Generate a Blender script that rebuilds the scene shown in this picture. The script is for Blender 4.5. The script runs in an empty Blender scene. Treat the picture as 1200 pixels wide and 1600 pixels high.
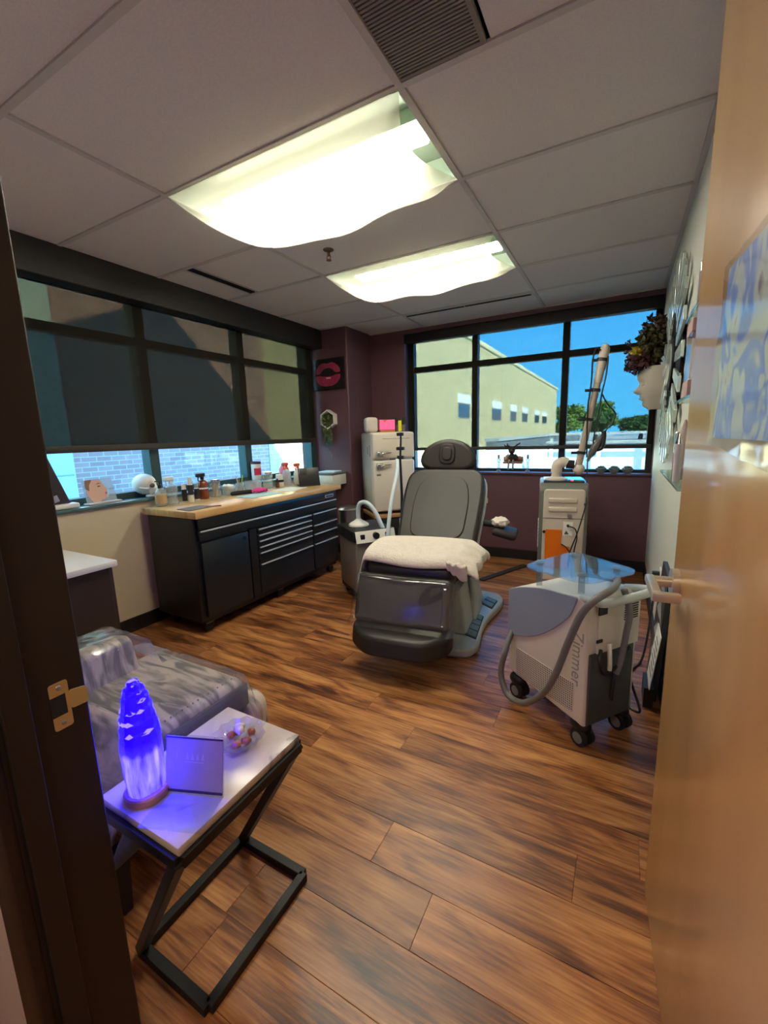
import bpy, bmesh, math, random
from mathutils import Vector, Matrix
random.seed(7)
PI = math.pi
S = bpy.context.scene
COL = S.collection

# ------------------------------------------------------------------ camera
YAW, PITCH, ROLL, FPX, CH = -0.5084, -0.1758, -0.0301, 668.88, 1.3055
fw = Vector((math.sin(YAW)*math.cos(PITCH), math.cos(YAW)*math.cos(PITCH), math.sin(PITCH)))
rt = Vector((math.cos(YAW), -math.sin(YAW), 0)); up = rt.cross(fw)
r2 = rt*math.cos(ROLL)+up*math.sin(ROLL); u2 = up*math.cos(ROLL)-rt*math.sin(ROLL)
cd = bpy.data.cameras.new('camera'); cam = bpy.data.objects.new('camera', cd); COL.objects.link(cam)
cam.matrix_world = Matrix(((r2.x, u2.x, -fw.x, 0), (r2.y, u2.y, -fw.y, 0), (r2.z, u2.z, -fw.z, CH), (0, 0, 0, 1)))
cd.sensor_fit = 'HORIZONTAL'; cd.sensor_width = 36; cd.lens = FPX/1200*36
cd.clip_start = 0.02; cd.clip_end = 500
S.camera = cam
S.view_settings.view_transform = 'Standard'; S.view_settings.look = 'None'
S.view_settings.gamma = 1; S.view_settings.use_curve_mapping = False
S.view_settings.exposure = 1.0
S.cycles.sample_clamp_indirect = 5
S.cycles.caustics_reflective = False; S.cycles.caustics_refractive = False
S.cycles.max_bounces = 9; S.cycles.transparent_max_bounces = 16

# ------------------------------------------------------------------ sky and sun
w = bpy.data.worlds.new('sky'); S.world = w; w.use_nodes = True
nt = w.node_tree; nt.nodes.clear()
out = nt.nodes.new('ShaderNodeOutputWorld'); bg = nt.nodes.new('ShaderNodeBackground')
tc = nt.nodes.new('ShaderNodeTexCoord'); sp = nt.nodes.new('ShaderNodeSeparateXYZ'); cr = nt.nodes.new('ShaderNodeValToRGB')
nt.links.new(tc.outputs['Generated'], sp.inputs[0]); nt.links.new(sp.outputs['Z'], cr.inputs[0])
nt.links.new(cr.outputs[0], bg.inputs[0]); nt.links.new(bg.outputs[0], out.inputs[0])
e = cr.color_ramp.elements
e[0].position = 0.0; e[0].color = (.09, .46, 1, 1)
e[1].position = 0.35; e[1].color = (.05, .34, 1, 1)
bg.inputs[1].default_value = 5.6
sd = bpy.data.lights.new('sun', 'SUN'); sun = bpy.data.objects.new('sun', sd); COL.objects.link(sun)
sd.energy = 17; sd.angle = math.radians(.6); sd.color = (1, .95, .84)
SUN = Vector((-.66, .446, -.60))
sun.rotation_euler = SUN.to_track_quat('-Z', 'Y').to_euler()
sun.location = (8, -6, 12)

# ------------------------------------------------------------------ materials
def lin(c):
    return tuple(((x/255)/12.92 if x/255 <= .04045 else ((x/255+.055)/1.055)**2.4) for x in c)
MATS = {}
def mat(name, col, rough=.5, metal=0, spec=.5, var=0, scale=8, bump=0, bscale=60, emis=None, estr=0, alpha=1, coat=0, stretch=(1, 1, 1)):
    if name in MATS: return MATS[name]
    m = bpy.data.materials.new(name); m.use_nodes = True
    n = m.node_tree.nodes; l = m.node_tree.links
    b = n['Principled BSDF']; c = lin(col)+(1,)
    b.inputs['Base Color'].default_value = c; b.inputs['Roughness'].default_value = rough
    b.inputs['Metallic'].default_value = metal; b.inputs['Specular IOR Level'].default_value = spec
    b.inputs['Coat Weight'].default_value = coat
    if alpha < 1: b.inputs['Alpha'].default_value = alpha
    if emis: b.inputs['Emission Color'].default_value = lin(emis)+(1,); b.inputs['Emission Strength'].default_value = estr
    if var or bump:
        t = n.new('ShaderNodeTexCoord'); mp = n.new('ShaderNodeMapping'); mp.inputs['Scale'].default_value = stretch
        l.new(t.outputs['Object'], mp.inputs[0])
    if var:
        nz = n.new('ShaderNodeTexNoise'); nz.inputs['Scale'].default_value = scale; nz.inputs['Detail'].default_value = 4
        l.new(mp.outputs[0], nz.inputs['Vector'])
        r = n.new('ShaderNodeValToRGB')
        r.color_ramp.elements[0].position = .3; r.color_ramp.elements[1].position = .7
        r.color_ramp.elements[0].color = tuple(x*(1-var) for x in c[:3])+(1,)
        r.color_ramp.elements[1].color = tuple(min(1, x*(1+var)) for x in c[:3])+(1,)
        l.new(nz.outputs['Fac'], r.inputs[0]); l.new(r.outputs[0], b.inputs['Base Color'])
    if bump:
        nb = n.new('ShaderNodeTexNoise'); nb.inputs['Scale'].default_value = bscale; nb.inputs['Detail'].default_value = 3
        l.new(mp.outputs[0], nb.inputs['Vector'])
        bp = n.new('ShaderNodeBump'); bp.inputs['Strength'].default_value = bump; bp.inputs['Distance'].default_value = .01
        l.new(nb.outputs['Fac'], bp.inputs['Height']); l.new(bp.outputs[0], b.inputs['Normal'])
    MATS[name] = m
    return m

def clear(name, tint=(1, 1, 1), ior=1.45, rough=.02, film=0.0, body=(230, 230, 230), boost=1.0):
    """thin clear sheet: see-through with a fresnel gloss, optionally a little milky"""
    if name in MATS: return MATS[name]
    m = bpy.data.materials.new(name); m.use_nodes = True
    n = m.node_tree.nodes; l = m.node_tree.links; n.remove(n['Principled BSDF'])
    tr = n.new('ShaderNodeBsdfTransparent'); tr.inputs[0].default_value = tuple(tint)+(1,)
    gl = n.new('ShaderNodeBsdfGlossy'); gl.inputs['Roughness'].default_value = rough
    lw = n.new('ShaderNodeLayerWeight'); lw.inputs[0].default_value = .5
    pw = n.new('ShaderNodeMath'); pw.operation = 'POWER'; pw.inputs[1].default_value = 5; l.new(lw.outputs['Facing'], pw.inputs[0])
    f0 = ((ior-1)/(ior+1))**2*boost
    fr = n.new('ShaderNodeMath'); fr.operation = 'MULTIPLY_ADD'; fr.inputs[1].default_value = (1-f0)*.85; fr.inputs[2].default_value = f0; fr.use_clamp = True
    l.new(pw.outputs[0], fr.inputs[0])
    mx = n.new('ShaderNodeMixShader')
    base = tr.outputs[0]
    if film:
        df = n.new('ShaderNodeBsdfDiffuse'); df.inputs[0].default_value = lin(body)+(1,)
        m2 = n.new('ShaderNodeMixShader'); m2.inputs[0].default_value = film
        l.new(tr.outputs[0], m2.inputs[1]); l.new(df.outputs[0], m2.inputs[2]); base = m2.outputs[0]
    l.new(fr.outputs[0], mx.inputs[0])
    l.new(base, mx.inputs[1]); l.new(gl.outputs[0], mx.inputs[2]); l.new(mx.outputs[0], n['Material Output'].inputs[0])
    MATS[name] = m
    return m

def shade_cloth(name, open_, col, tint=(1, 1, .95)):
    m = bpy.data.materials.new(name); m.use_nodes = True
    n = m.node_tree.nodes; l = m.node_tree.links; n.remove(n['Principled BSDF'])
    tr = n.new('ShaderNodeBsdfTransparent'); tr.inputs[0].default_value = tuple(tint)+(1,)
    df = n.new('ShaderNodeBsdfDiffuse'); df.inputs[0].default_value = lin(col)+(1,)
    mx = n.new('ShaderNodeMixShader'); mx.inputs[0].default_value = 1-open_
    l.new(tr.outputs[0], mx.inputs[1]); l.new(df.outputs[0], mx.inputs[2]); l.new(mx.outputs[0], n['Material Output'].inputs[0])
    return m

def nodes_of(name):
    m = bpy.data.materials.new(name); m.use_nodes = True; MATS[name] = m
    return m, m.node_tree.nodes, m.node_tree.links, m.node_tree.nodes['Principled BSDF']

def ramp(n, stops):
    r = n.new('ShaderNodeValToRGB'); el = r.color_ramp.elements
    while len(el) < len(stops): el.new(.5)
    for k, (p, c) in enumerate(stops): el[k].position = p; el[k].color = lin(c)+(1,)
    return r

def wood_floor():
    m, n, l, b = nodes_of('walnut_planks')
    g = n.new('ShaderNodeNewGeometry'); oi = n.new('ShaderNodeObjectInfo')
    ad = n.new('ShaderNodeVectorMath'); ad.operation = 'MULTIPLY_ADD'
    ad.inputs[1].default_value = (1, 1, 1)
    mu = n.new('ShaderNodeMath'); mu.operation = 'MULTIPLY'; mu.inputs[1].default_value = 37
    cx = n.new('ShaderNodeCombineXYZ'); l.new(oi.outputs['Random'], mu.inputs[0])
    for k in range(3): l.new(mu.outputs[0], cx.inputs[k])
    l.new(g.outputs['Position'], ad.inputs[0]); l.new(cx.outputs[0], ad.inputs[2])
    mp = n.new('ShaderNodeMapping'); mp.inputs['Scale'].default_value = (1.9, 10.5, 1); l.new(ad.outputs[0], mp.inputs[0])
    a = n.new('ShaderNodeTexNoise'); a.inputs['Scale'].default_value = 1.25; a.inputs['Detail'].default_value = 5; a.inputs['Distortion'].default_value = .9
    l.new(mp.outputs[0], a.inputs['Vector'])
    mp2 = n.new('ShaderNodeMapping'); mp2.inputs['Scale'].default_value = (5, 90, 1); l.new(ad.outputs[0], mp2.inputs[0])
    f = n.new('ShaderNodeTexNoise'); f.inputs['Scale'].default_value = 1.5; f.inputs['Detail'].default_value = 4
    l.new(mp2.outputs[0], f.inputs['Vector'])
    mx = n.new('ShaderNodeMix'); mx.inputs[0].default_value = .34
    l.new(a.outputs['Fac'], mx.inputs[2]); l.new(f.outputs['Fac'], mx.inputs[3])
    r = ramp(n, [(.33, (62, 33, 18)), (.43, (116, 67, 34)), (.52, (160, 102, 56)), (.66, (198, 142, 86))])
    l.new(mx.outputs[0], r.inputs[0])
    hv = n.new('ShaderNodeHueSaturation'); mr = n.new('ShaderNodeMapRange')
    mr.inputs[3].default_value = .82; mr.inputs[4].default_value = 1.14
    l.new(oi.outputs['Random'], mr.inputs[0]); l.new(mr.outputs[0], hv.inputs['Value']); l.new(r.outputs[0], hv.inputs['Color'])
    l.new(hv.outputs[0], b.inputs['Base Color'])
    b.inputs['Roughness'].default_value = .36
    bp = n.new('ShaderNodeBump'); bp.inputs['Strength'].default_value = .12; bp.inputs['Distance'].default_value = .003
    l.new(f.outputs['Fac'], bp.inputs['Height']); l.new(bp.outputs[0], b.inputs['Normal'])
    return m

def brick_mat(name, c1, c2, mortar, sx=1.0, axis='YZ', rough=.9):
    m, n, l, b = nodes_of(name)
    g = n.new('ShaderNodeNewGeometry'); s = n.new('ShaderNodeSeparateXYZ'); c = n.new('ShaderNodeCombineXYZ')
    l.new(g.outputs['Position'], s.inputs[0])
    l.new(s.outputs['Y' if axis == 'YZ' else 'X'], c.inputs[0]); l.new(s.outputs['Z'], c.inputs[1])
    t = n.new('ShaderNodeTexBrick'); t.inputs['Scale'].default_value = 1; t.inputs['Mortar Size'].default_value = .006*sx
    t.inputs['Brick Width'].default_value = .22*sx; t.inputs['Row Height'].default_value = .075*sx
    t.inputs['Color1'].default_value = lin(c1)+(1,); t.inputs['Color2'].default_value = lin(c2)+(1,); t.inputs['Mortar'].default_value = lin(mortar)+(1,)
    l.new(c.outputs[0], t.inputs['Vector']); l.new(t.outputs['Color'], b.inputs['Base Color'])
    b.inputs['Roughness'].default_value = rough
    return m

def zebra(name, a, c, sc=9, rough=.5):
    m, n, l, b = nodes_of(name)
    t = n.new('ShaderNodeTexCoord'); mp = n.new('ShaderNodeMapping'); mp.inputs['Scale'].default_value = (3.5, 15, 3.5); mp.inputs['Rotation'].default_value = (0, 0, .25)
    l.new(t.outputs['Object'], mp.inputs[0])
    nz = n.new('ShaderNodeTexNoise'); nz.inputs['Scale'].default_value = sc; nz.inputs['Detail'].default_value = 3; nz.inputs['Distortion'].default_value = .8
    l.new(mp.outputs[0], nz.inputs['Vector'])
    r = ramp(n, [(.40, c), (.58, a)]); l.new(nz.outputs['Fac'], r.inputs[0]); l.new(r.outputs[0], b.inputs['Base Color'])
    b.inputs['Roughness'].default_value = rough
    return m

def dots_mat(name, col, hole, pitch=.011):
    """perforated sheet: rows of small dark holes"""
    m, n, l, b = nodes_of(name)
    t = n.new('ShaderNodeTexCoord'); s = n.new('ShaderNodeSeparateXYZ'); l.new(t.outputs['Object'], s.inputs[0])
    def math_(op, a, v=None):
        q = n.new('ShaderNodeMath'); q.operation = op
        if hasattr(a, 'node'): l.new(a, q.inputs[0])
        else: q.inputs[0].default_value = a
        if v is not None:
            if hasattr(v, 'node'): l.new(v, q.inputs[1])
            else: q.inputs[1].default_value = v
        return q.outputs[0]
    xx = math_('MULTIPLY', s.outputs['X'], 2*PI/pitch); zz = math_('MULTIPLY', s.outputs['Z'], 2*PI/pitch)
    h = math_('GREATER_THAN', math_('ADD', math_('SINE', xx), math_('SINE', zz)), .55)
    mx = n.new('ShaderNodeMix'); mx.data_type = 'RGBA'
    mx.inputs[6].default_value = lin(col)+(1,); mx.inputs[7].default_value = lin(hole)+(1,)
    l.new(h, mx.inputs[0]); l.new(mx.outputs[2], b.inputs['Base Color']); b.inputs['Roughness'].default_value = .5
    return m

# ------------------------------------------------------------------ mesh helpers
def rpoly(pts, r, n=5):
    """polygon with rounded corners; r a number or one radius per corner"""
    o = []
    N = len(pts)
    for k in range(N):
        p = Vector(pts[k]); a = Vector(pts[k-1]); c = Vector(pts[(k+1) % N])
        rr = r if not hasattr(r, '__len__') else r[k]
        if rr <= 0: o.append(tuple(p)); continue
        d1 = (a-p); d2 = (c-p); rr = min(rr, d1.length*.49, d2.length*.49)
        s = p+d1.normalized()*rr; t = p+d2.normalized()*rr
        for i in range(n+1):
            q = i/n; o.append(tuple(s*(1-q)**2+p*2*q*(1-q)+t*q*q))
    return o

def smooth_pts(P, n=6):
    P = [Vector(p) for p in P]; o = []
    for k in range(len(P)-1):
        a = P[max(k-1, 0)]; b = P[k]; c = P[k+1]; d = P[min(k+2, len(P)-1)]
        for i in range(n):
            t = i/n
            o.append(.5*((2*b)+(c-a)*t+(2*a-5*b+4*c-d)*t*t+(3*b-a-3*c+d)*t**3))
    o.append(P[-1])
    return o

class MB:
    def __init__(s): s.v = []; s.f = []
    def add(s, v, f):
        k = len(s.v); s.v += [tuple(p) for p in v]; s.f += [tuple(i+k for i in q) for q in f]; return s
    def box(s, x0, x1, y0, y1, z0, z1, M=None):
        v = [Vector((x, y, z)) for z in (z0, z1) for y in (y0, y1) for x in (x0, x1)]
        if M is not None: v = [M @ p for p in v]
        return s.add(v, [(0, 2, 3, 1), (4, 5, 7, 6), (0, 1, 5, 4), (2, 6, 7, 3), (0, 4, 6, 2), (1, 3, 7, 5)])
    def rbox(s, x0, x1, y0, y1, z0, z1, r=.01, seg=2, M=None):
        bm = bmesh.new(); bmesh.ops.create_cube(bm, size=1)
        for v in bm.verts:
            v.co = Vector(((x0+x1)/2+v.co.x*(x1-x0), (y0+y1)/2+v.co.y*(y1-y0), (z0+z1)/2+v.co.z*(z1-z0)))
        r = min(r, .49*min(x1-x0, y1-y0, z1-z0))
        bmesh.ops.bevel(bm, geom=bm.edges[:], offset=r, segments=seg, profile=.5, affect='EDGES')
        bm.verts.index_update()
        v = [(M @ q.co if M is not None else q.co.copy()) for q in bm.verts]; f = [[q.index for q in p.verts] for p in bm.faces]
        bm.free(); return s.add(v, f)
    def cyl(s, p0, p1, r0, r1=None, n=16):
        return s.tube([p0, p1], [r0, r0 if r1 is None else r1], n)
    def tube(s, pts, r, n=8, sm=0):
        if sm: 
            pts = smooth_pts(pts, sm)
        P = [Vector(p) for p in pts]; N = len(P)
        R = r if hasattr(r, '__len__') else [r]*N
        if len(R) != N: R = [R[min(int(k*len(R)/N), len(R)-1)] for k in range(N)]
        d0 = (P[1]-P[0]).normalized(); a = Vector((0, 0, 1)) if abs(d0.z) < .9 else Vector((1, 0, 0))
        u = d0.cross(a).normalized(); vs = []
        for k in range(N):
            d = ((P[min(k+1, N-1)]-P[max(k-1, 0)])).normalized()
            u = (u-d*u.dot(d)).normalized(); v = d.cross(u)
            for i in range(n):
                t = 2*PI*i/n; vs.append(P[k]+(u*math.cos(t)+v*math.sin(t))*R[k])
        f = [(k*n+i, k*n+(i+1) % n, (k+1)*n+(i+1) % n, (k+1)*n+i) for k in range(N-1) for i in range(n)]
        f += [tuple(range(n))[::-1], tuple((N-1)*n+i for i in range(n))]
        return s.add(vs, f)
    def lathe(s, prof, n=24, o=(0, 0, 0), sx=1, sy=1, M=None):
        vs = []
        for (r, z) in prof:
            for i in range(n):
                t = 2*PI*i/n; p = Vector((o[0]+r*math.cos(t)*sx, o[1]+r*math.sin(t)*sy, o[2]+z))
                vs.append(M @ p if M is not None else p)
        f = [(k*n+i, k*n+(i+1) % n, (k+1)*n+(i+1) % n, (k+1)*n+i) for k in range(len(prof)-1) for i in range(n)]
        if prof[0][0] > 1e-6: f.append(tuple(range(n))[::-1])
        if prof[-1][0] > 1e-6: f.append(tuple((len(prof)-1)*n+i for i in range(n)))
        return s.add(vs, f)
    def prism(s, poly, h0, h1, fn=None):
        """poly in (a,b), extruded h0..h1; fn(a,b,h)->xyz"""
        fn = fn or (lambda a, b, h: (a, b, h)); N = len(poly)
        v = [fn(a, b, h0) for a, b in poly]+[fn(a, b, h1) for a, b in poly]
        return s.add(v, [tuple(range(N))[::-1], tuple(range(N, 2*N))]+[(k, (k+1) % N, N+(k+1) % N, N+k) for k in range(N)])
    def grid(s, fn, nu, nv):
        v = [fn(i/nu, j/nv) for j in range(nv+1) for i in range(nu+1)]
        return s.add(v, [(j*(nu+1)+i, j*(nu+1)+i+1, (j+1)*(nu+1)+i+1, (j+1)*(nu+1)+i) for j in range(nv) for i in range(nu)])
    def ball(s, c, r, nu=14, nv=9, fn=None):
        rx, ry, rz = r if hasattr(r, '__len__') else (r, r, r)
        prof = []; vs = []
        for j in range(nv+1):
            th = PI*j/nv
            for i in range(nu):
                ph = 2*PI*i/nu; d = Vector((math.sin(th)*math.cos(ph), math.sin(th)*math.sin(ph), -math.cos(th)))
                k = fn(d) if fn else 1
                vs.append((c[0]+rx*d.x*k, c[1]+ry*d.y*k, c[2]+rz*d.z*k))
        return s.add(vs, [(j*nu+i, j*nu+(i+1) % nu, (j+1)*nu+(i+1) % nu, (j+1)*nu+i) for j in range(nv) for i in range(nu)])
    def build(s, name, m, parent=None, ang=38, bevel=0, seg=2, sub=0, solid=0, loc=None, rotz=0):
        me = bpy.data.meshes.new(name); me.from_pydata(s.v, [], s.f)
        bm = bmesh.new(); bm.from_mesh(me); bmesh.ops.remove_doubles(bm, verts=bm.verts[:], dist=1e-6)
        bmesh.ops.recalc_face_normals(bm, faces=bm.faces[:]); bm.to_mesh(me); bm.free()
        me.materials.append(m)
        for p in me.polygons: p.use_smooth = True
        if ang < 180: me.set_sharp_from_angle(angle=math.radians(ang))
        o = bpy.data.objects.new(name, me); COL.objects.link(o)
        if parent is not None: o.parent = parent
        if loc: o.location = loc
        o.rotation_euler.z = rotz
        if solid: d = o.modifiers.new('t', 'SOLIDIFY'); d.thickness = solid; d.offset = 0
        if bevel:
            d = o.modifiers.new('b', 'BEVEL'); d.width = bevel; d.segments = seg; d.limit_method = 'ANGLE'; d.angle_limit = math.radians(35)
        if sub: d = o.modifiers.new('s', 'SUBSURF'); d.levels = sub; d.render_levels = sub
        return o

def tag(o, label, cat, group=None):
    o['label'] = label; o['category'] = cat
    if group: o['group'] = group
    return o
def thing(name, label, cat, loc=(0, 0, 0), rotz=0, group=None):
    o = bpy.data.objects.new(name, None); COL.objects.link(o); o.location = loc; o.rotation_euler.z = rotz
    o.empty_display_size = .05
    return tag(o, label, cat, group)
def struct(o): o['kind'] = 'structure'; return o
def sroot(name):
    o = bpy.data.objects.new(name, None); COL.objects.link(o); o.empty_display_size = .05; return struct(o)
def B(*a, M=None): return MB().box(*a, M=M)
def RB(*a, r=.01, seg=2, M=None): return MB().rbox(*a, r=r, seg=seg, M=M)
def text_part(name, s, size, m, parent, M, ext=.0006, align='CENTER'):
    c = bpy.data.curves.new(name, 'FONT'); c.body = s; c.size = size; c.extrude = ext; c.align_x = align; c.align_y = 'CENTER'
    c.resolution_u = 3
    t = bpy.data.objects.new(name+'_tmp', c); COL.objects.link(t)
    bpy.context.view_layer.update()
    me = bpy.data.meshes.new_from_object(t.evaluated_get(bpy.context.evaluated_depsgraph_get()))
    bpy.data.objects.remove(t); bpy.data.curves.remove(c)
    me.transform(M); me.materials.clear(); me.materials.append(m)
    o = bpy.data.objects.new(name, me); COL.objects.link(o); o.parent = parent; return o
def rotm(ax, deg, at=(0, 0, 0)):
    return Matrix.Translation(at) @ Matrix.Rotation(math.radians(deg), 4, ax) @ Matrix.Translation([-x for x in at])
def copy_tree(o, parent=None):
    c = o.copy(); COL.objects.link(c); c.parent = parent
    for ch in list(o.children): copy_tree(ch, c)
    return c

# ------------------------------------------------------------------ shared materials
M_black = mat('black_plastic', (22, 22, 23), .45)
M_blackm = mat('black_metal', (17, 16, 16), .5, metal=.1)
M_rubber = mat('rubber', (28, 28, 29), .7)
M_white = mat('white_plastic', (226, 222, 210), .4)
M_chrome = mat('chrome', (215, 210, 200), .18, metal=1)
M_steel = mat('brushed_steel', (190, 188, 180), .32, metal=1)
M_purple = mat('plum_paint', (94, 62, 68), .55, var=.04, scale=3)
M_cream = mat('cream_paint', (214, 198, 168), .6, var=.03, scale=3)
M_rwall = mat('pale_sage_paint', (214, 216, 202), .5, var=.02, scale=3)
M_dark = mat('dark_bronze_trim', (30, 25, 22), .5)
M_frame = mat('teal_bronze_aluminium', (58, 78, 76), .4, metal=.3)
M_base = mat('black_baseboard', (24, 21, 20), .5)
M_glass = clear('window_glass', (.88, .975, .93), 1.45, .01)
M_clear = clear('clear_acrylic', (.93, .96, .96), 1.5, .02)
M_jam = mat('dark_brown_door_frame', (36, 27, 22), .5, var=.08, scale=20, stretch=(1, 1, .1))
M_grey = mat('grey_plastic', (120, 124, 126), .45)
M_paper = mat('paper', (232, 230, 222), .8)
# ------------------------------------------------------------------ the room shell
XL, XR, YB, HC, YF = -2.95, .24, 4.446, 2.437, .335
PX, PY = -2.585, 3.94                      # corner pillar
WZ0, WZ1 = .92, 2.33                       # window opening
floor = struct(B(-3.2, 1.4, -1.5, 4.6, -.14, -.004).build('floor', mat('floor_joint', (70, 42, 26), .8)))
M_floor = wood_floor()
PW = .1575; PL = 1.22
pm = None
def plank(x0, x1, y0):
    global pm
    if pm is None:
        o = RB(-PL/2, PL/2, -PW/2+.0003, PW/2-.0003, -.02, 0, r=.0009, seg=1).build('plank', M_floor, floor); pm = o.data
    else:
        o = bpy.data.objects.new('plank', pm); COL.objects.link(o); o.parent = floor
    o.location = ((x0+x1)/2, y0+PW/2, 0); o.scale.x = (x1-x0-.0006)/PL
random.seed(3)
y = .947-PW*11; row = -11
while y < 4.44:
    off = {0: -.613, -1: -.405, 1: -.05, 2: .12, -2: -.9, 3: -.75}.get(row, random.uniform(-1.2, 0))
    x = off-PL*math.ceil((off+3.0)/PL)
    while x < (.24 if y > .15 else 1.2):
        a, b = max(x, -2.96), min(x+PL, .245 if y > .15 else 1.25)
        if b-a > .03: plank(a, b, y)
        x += PL
    y += PW; row += 1
random.seed(11)

# walls
def walls():
    wl = MB().box(-3.25, XL, .18, 4.7, -.1, WZ0-.02).box(-3.25, XL, .18, 4.7, WZ1, 2.75).box(-3.25, XL, .18, 1.03, WZ0-.02, WZ1).box(-3.25, XL, 3.945, 4.7, WZ0-.02, WZ1)
    struct(wl.build('wall_left', M_cream))
    wb = MB().box(-3.25, .5, YB, 4.7, -.1, .90).box(-3.25, .5, YB, 4.7, 2.39, 2.75).box(-3.25, -2.17, YB, 4.7, .90, 2.39).box(.235, .5, YB, 4.7, .90, 2.39)
    struct(wb.build('wall_back', M_purple))
    struct(B(-3.26, PX, PY, YB, 0, 2.75).build('wall_pillar', M_purple, bevel=.012))
    struct(B(XR, .5, .18, YB+.01, -.1, 2.75).build('wall_right', M_rwall))
    wf = MB().box(-3.25, -.86, .225, YF, -.1, 2.75).box(-.86, .245, .225, YF, 2.19, 2.75).box(.235, 1.4, .225, YF, -.1, 2.75)
    struct(wf.build('wall_front', mat('hall_paint', (205, 190, 184), .6)))
    struct(B(-1.75, -1.6, -1.5, .225, -.1, 2.75).build('wall_hall_left', mat('hall_paint', (205, 190, 184), .6)))
    struct(B(1.3, 1.45, -1.5, .225, -.1, 2.75).build('wall_hall_right', mat('hall_paint', (205, 190, 184), .6)))
    struct(B(-1.75, 1.45, -1.65, -1.5, -.1, 2.75).build('wall_hall_end', mat('hall_paint', (205, 190, 184), .6)))
walls()
def baseboards():
    h = .10
    struct(B(XL, XL+.012, YF, PY, 0, h).build('baseboard_left', M_base))
    struct(B(PX, XR, YB-.012, YB, 0, h).build('baseboard_back', M_base))
    struct(B(XR-.012, XR, YF, YB-.012, 0, h).build('baseboard_right', M_base))
    struct(MB().box(XL, PX+.012, PY-.012, PY, 0, h).box(PX, PX+.012, PY, YB, 0, h).build('baseboard_pillar', M_base))
baseboards()

# ceiling: deck, hung tiles and rails
T = .6096; XG, Y0 = -.711, 1.468
ceiling = struct(MB().box(-3.25, 1.45, -1.65, 4.7, 2.70, 2.78).build('ceiling', mat('deck', (120, 118, 112), .8)))
M_tile = mat('mineral_tile', (220, 213, 205), .85, var=.05, scale=90, bump=.25, bscale=240)
M_rail = mat('white_tee', (196, 190, 180), .55)
xs = [-2.96, XG-2*T, XG, .24]; ys = [.315]+[Y0+T*k for k in range(-1, 5)]+[YB]
fixt = {(1, 2), (1, 4)}
tm = None
def tile(x0, x1, y0, y1):
    global tm
    if tm is None:
        o = RB(-.5, .5, -.5, .5, 0, .014, r=.004, seg=1).build('tile', M_tile, ceiling); tm = o.data
    else:
        o = bpy.data.objects.new('tile', tm); COL.objects.link(o); o.parent = ceiling
    o.location = ((x0+x1)/2, (y0+y1)/2, HC); o.scale = (x1-x0-.022, y1-y0-.022, 1)
for i in range(3):
    for j in range(len(ys)-1):
        if (i, j) in fixt: continue
        x0, x1, y0, y1 = xs[i], xs[i+1], ys[j], ys[j+1]
        if (i, j) == (2, 1): x0 = -.42           # beside the return grille
        if (i, j) == (0, 3): tile(x0, -2.64, y0, y1); x0 = -2.56   # beside the slot diffuser
        if (i, j) == (1, 5) or (i, j) == (1, 6): 
            pass
        tile(x0, x1, y0, y1)
for x in xs[1:3]: B(x-.012, x+.012, .315, YB, HC-.006, HC+.004).build('grid_rail', M_rail, ceiling)
for x in (xs[0]+.02, xs[3]-.012): B(x-.012, x+.012, .315, YB, HC-.006, HC+.004).build('grid_rail', M_rail, ceiling)
for yy in ys[1:-1]:
    for i in range(3): B(xs[i]+.012, xs[i+1]-.012, yy-.012, yy+.012, HC-.006, HC+.004).build('grid_rail', M_rail, ceiling)
for yy in (.327, YB-.012): B(xs[0]+.012, xs[3]-.012, yy-.012, yy+.012, HC-.006, HC+.004).build('grid_rail', M_rail, ceiling)
struct(B(-1.6, 1.3, -1.5, .225, HC, HC+.02).build('ceiling_hall', M_tile))

# ------------------------------------------------------------------ windows
def window_left():
    r = sroot('window_1'); a, b = -3.15, -3.05
    for yy, wd in ((1.055, .05), (1.99, .075), (2.92, .075), (3.895, .09)):
        B(a, b, yy-wd/2, yy+wd/2, WZ0, WZ1).build('mullion', M_frame, r, bevel=.004)
    yb = [1.08, 1.9525, 2.0275, 2.8825, 2.9575, 3.85]
    for k in range(3):
        y0, y1 = yb[2*k], yb[2*k+1]
        for z0, z1 in ((WZ0, WZ0+.045), (1.985, 2.04), (2.285, WZ1)):
            B(a+.01, b-.005, y0, y1, z0, z1).build('rail', M_frame, r, bevel=.003)
        for z0, z1 in ((WZ0+.045, 1.985), (2.04, 2.285)):
            B(-3.103, -3.097, y0, y1, z0, z1).build('pane', M_glass, r)
    RB(-3.16, XL+.022, 1.03, 3.93, WZ0-.022, WZ0, r=.005).build('sill', mat('teal_sill', (74, 104, 104), .3), r)
window_left()
def window_back():
    r = sroot('window_2'); a, b = 4.53, 4.61
    M_fr = mat('dark_bronze_aluminium', (40, 44, 42), .4, metal=.3)
    xsn = [(-2.165, -2.09), (-1.425, -1.365), (-.55, -.49), (.185, .235)]
    for x0, x1 in xsn: B(x0, x1, a, b, .90, 2.39).build('mullion', M_fr, r, bevel=.004)
    for k in range(3):
        x0, x1 = xsn[k][1], xsn[k+1][0]
        for z0, z1 in ((.90, .935), (1.985, 2.045), (2.31, 2.39)):
            B(x0, x1, a+.008, b-.008, z0, z1).build('rail', M_fr, r, bevel=.003)
        for z0, z1 in ((.935, 1.985), (2.045, 2.31)):
            B(x0, x1, 4.567, 4.573, z0, z1).build('pane', M_glass, r)
    RB(-2.165, .235, YB-.02, 4.66, .885, .905, r=.004).build('sill', M_purple, r)
window_back()
M_shade = shade_cloth('solar_screen', .17, (44, 41, 35), (1, .95, .80))
M_shade2 = shade_cloth('solar_screen_open', .34, (44, 41, 35))
M_hem = mat('shade_hem', (46, 40, 31), .6)
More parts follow.
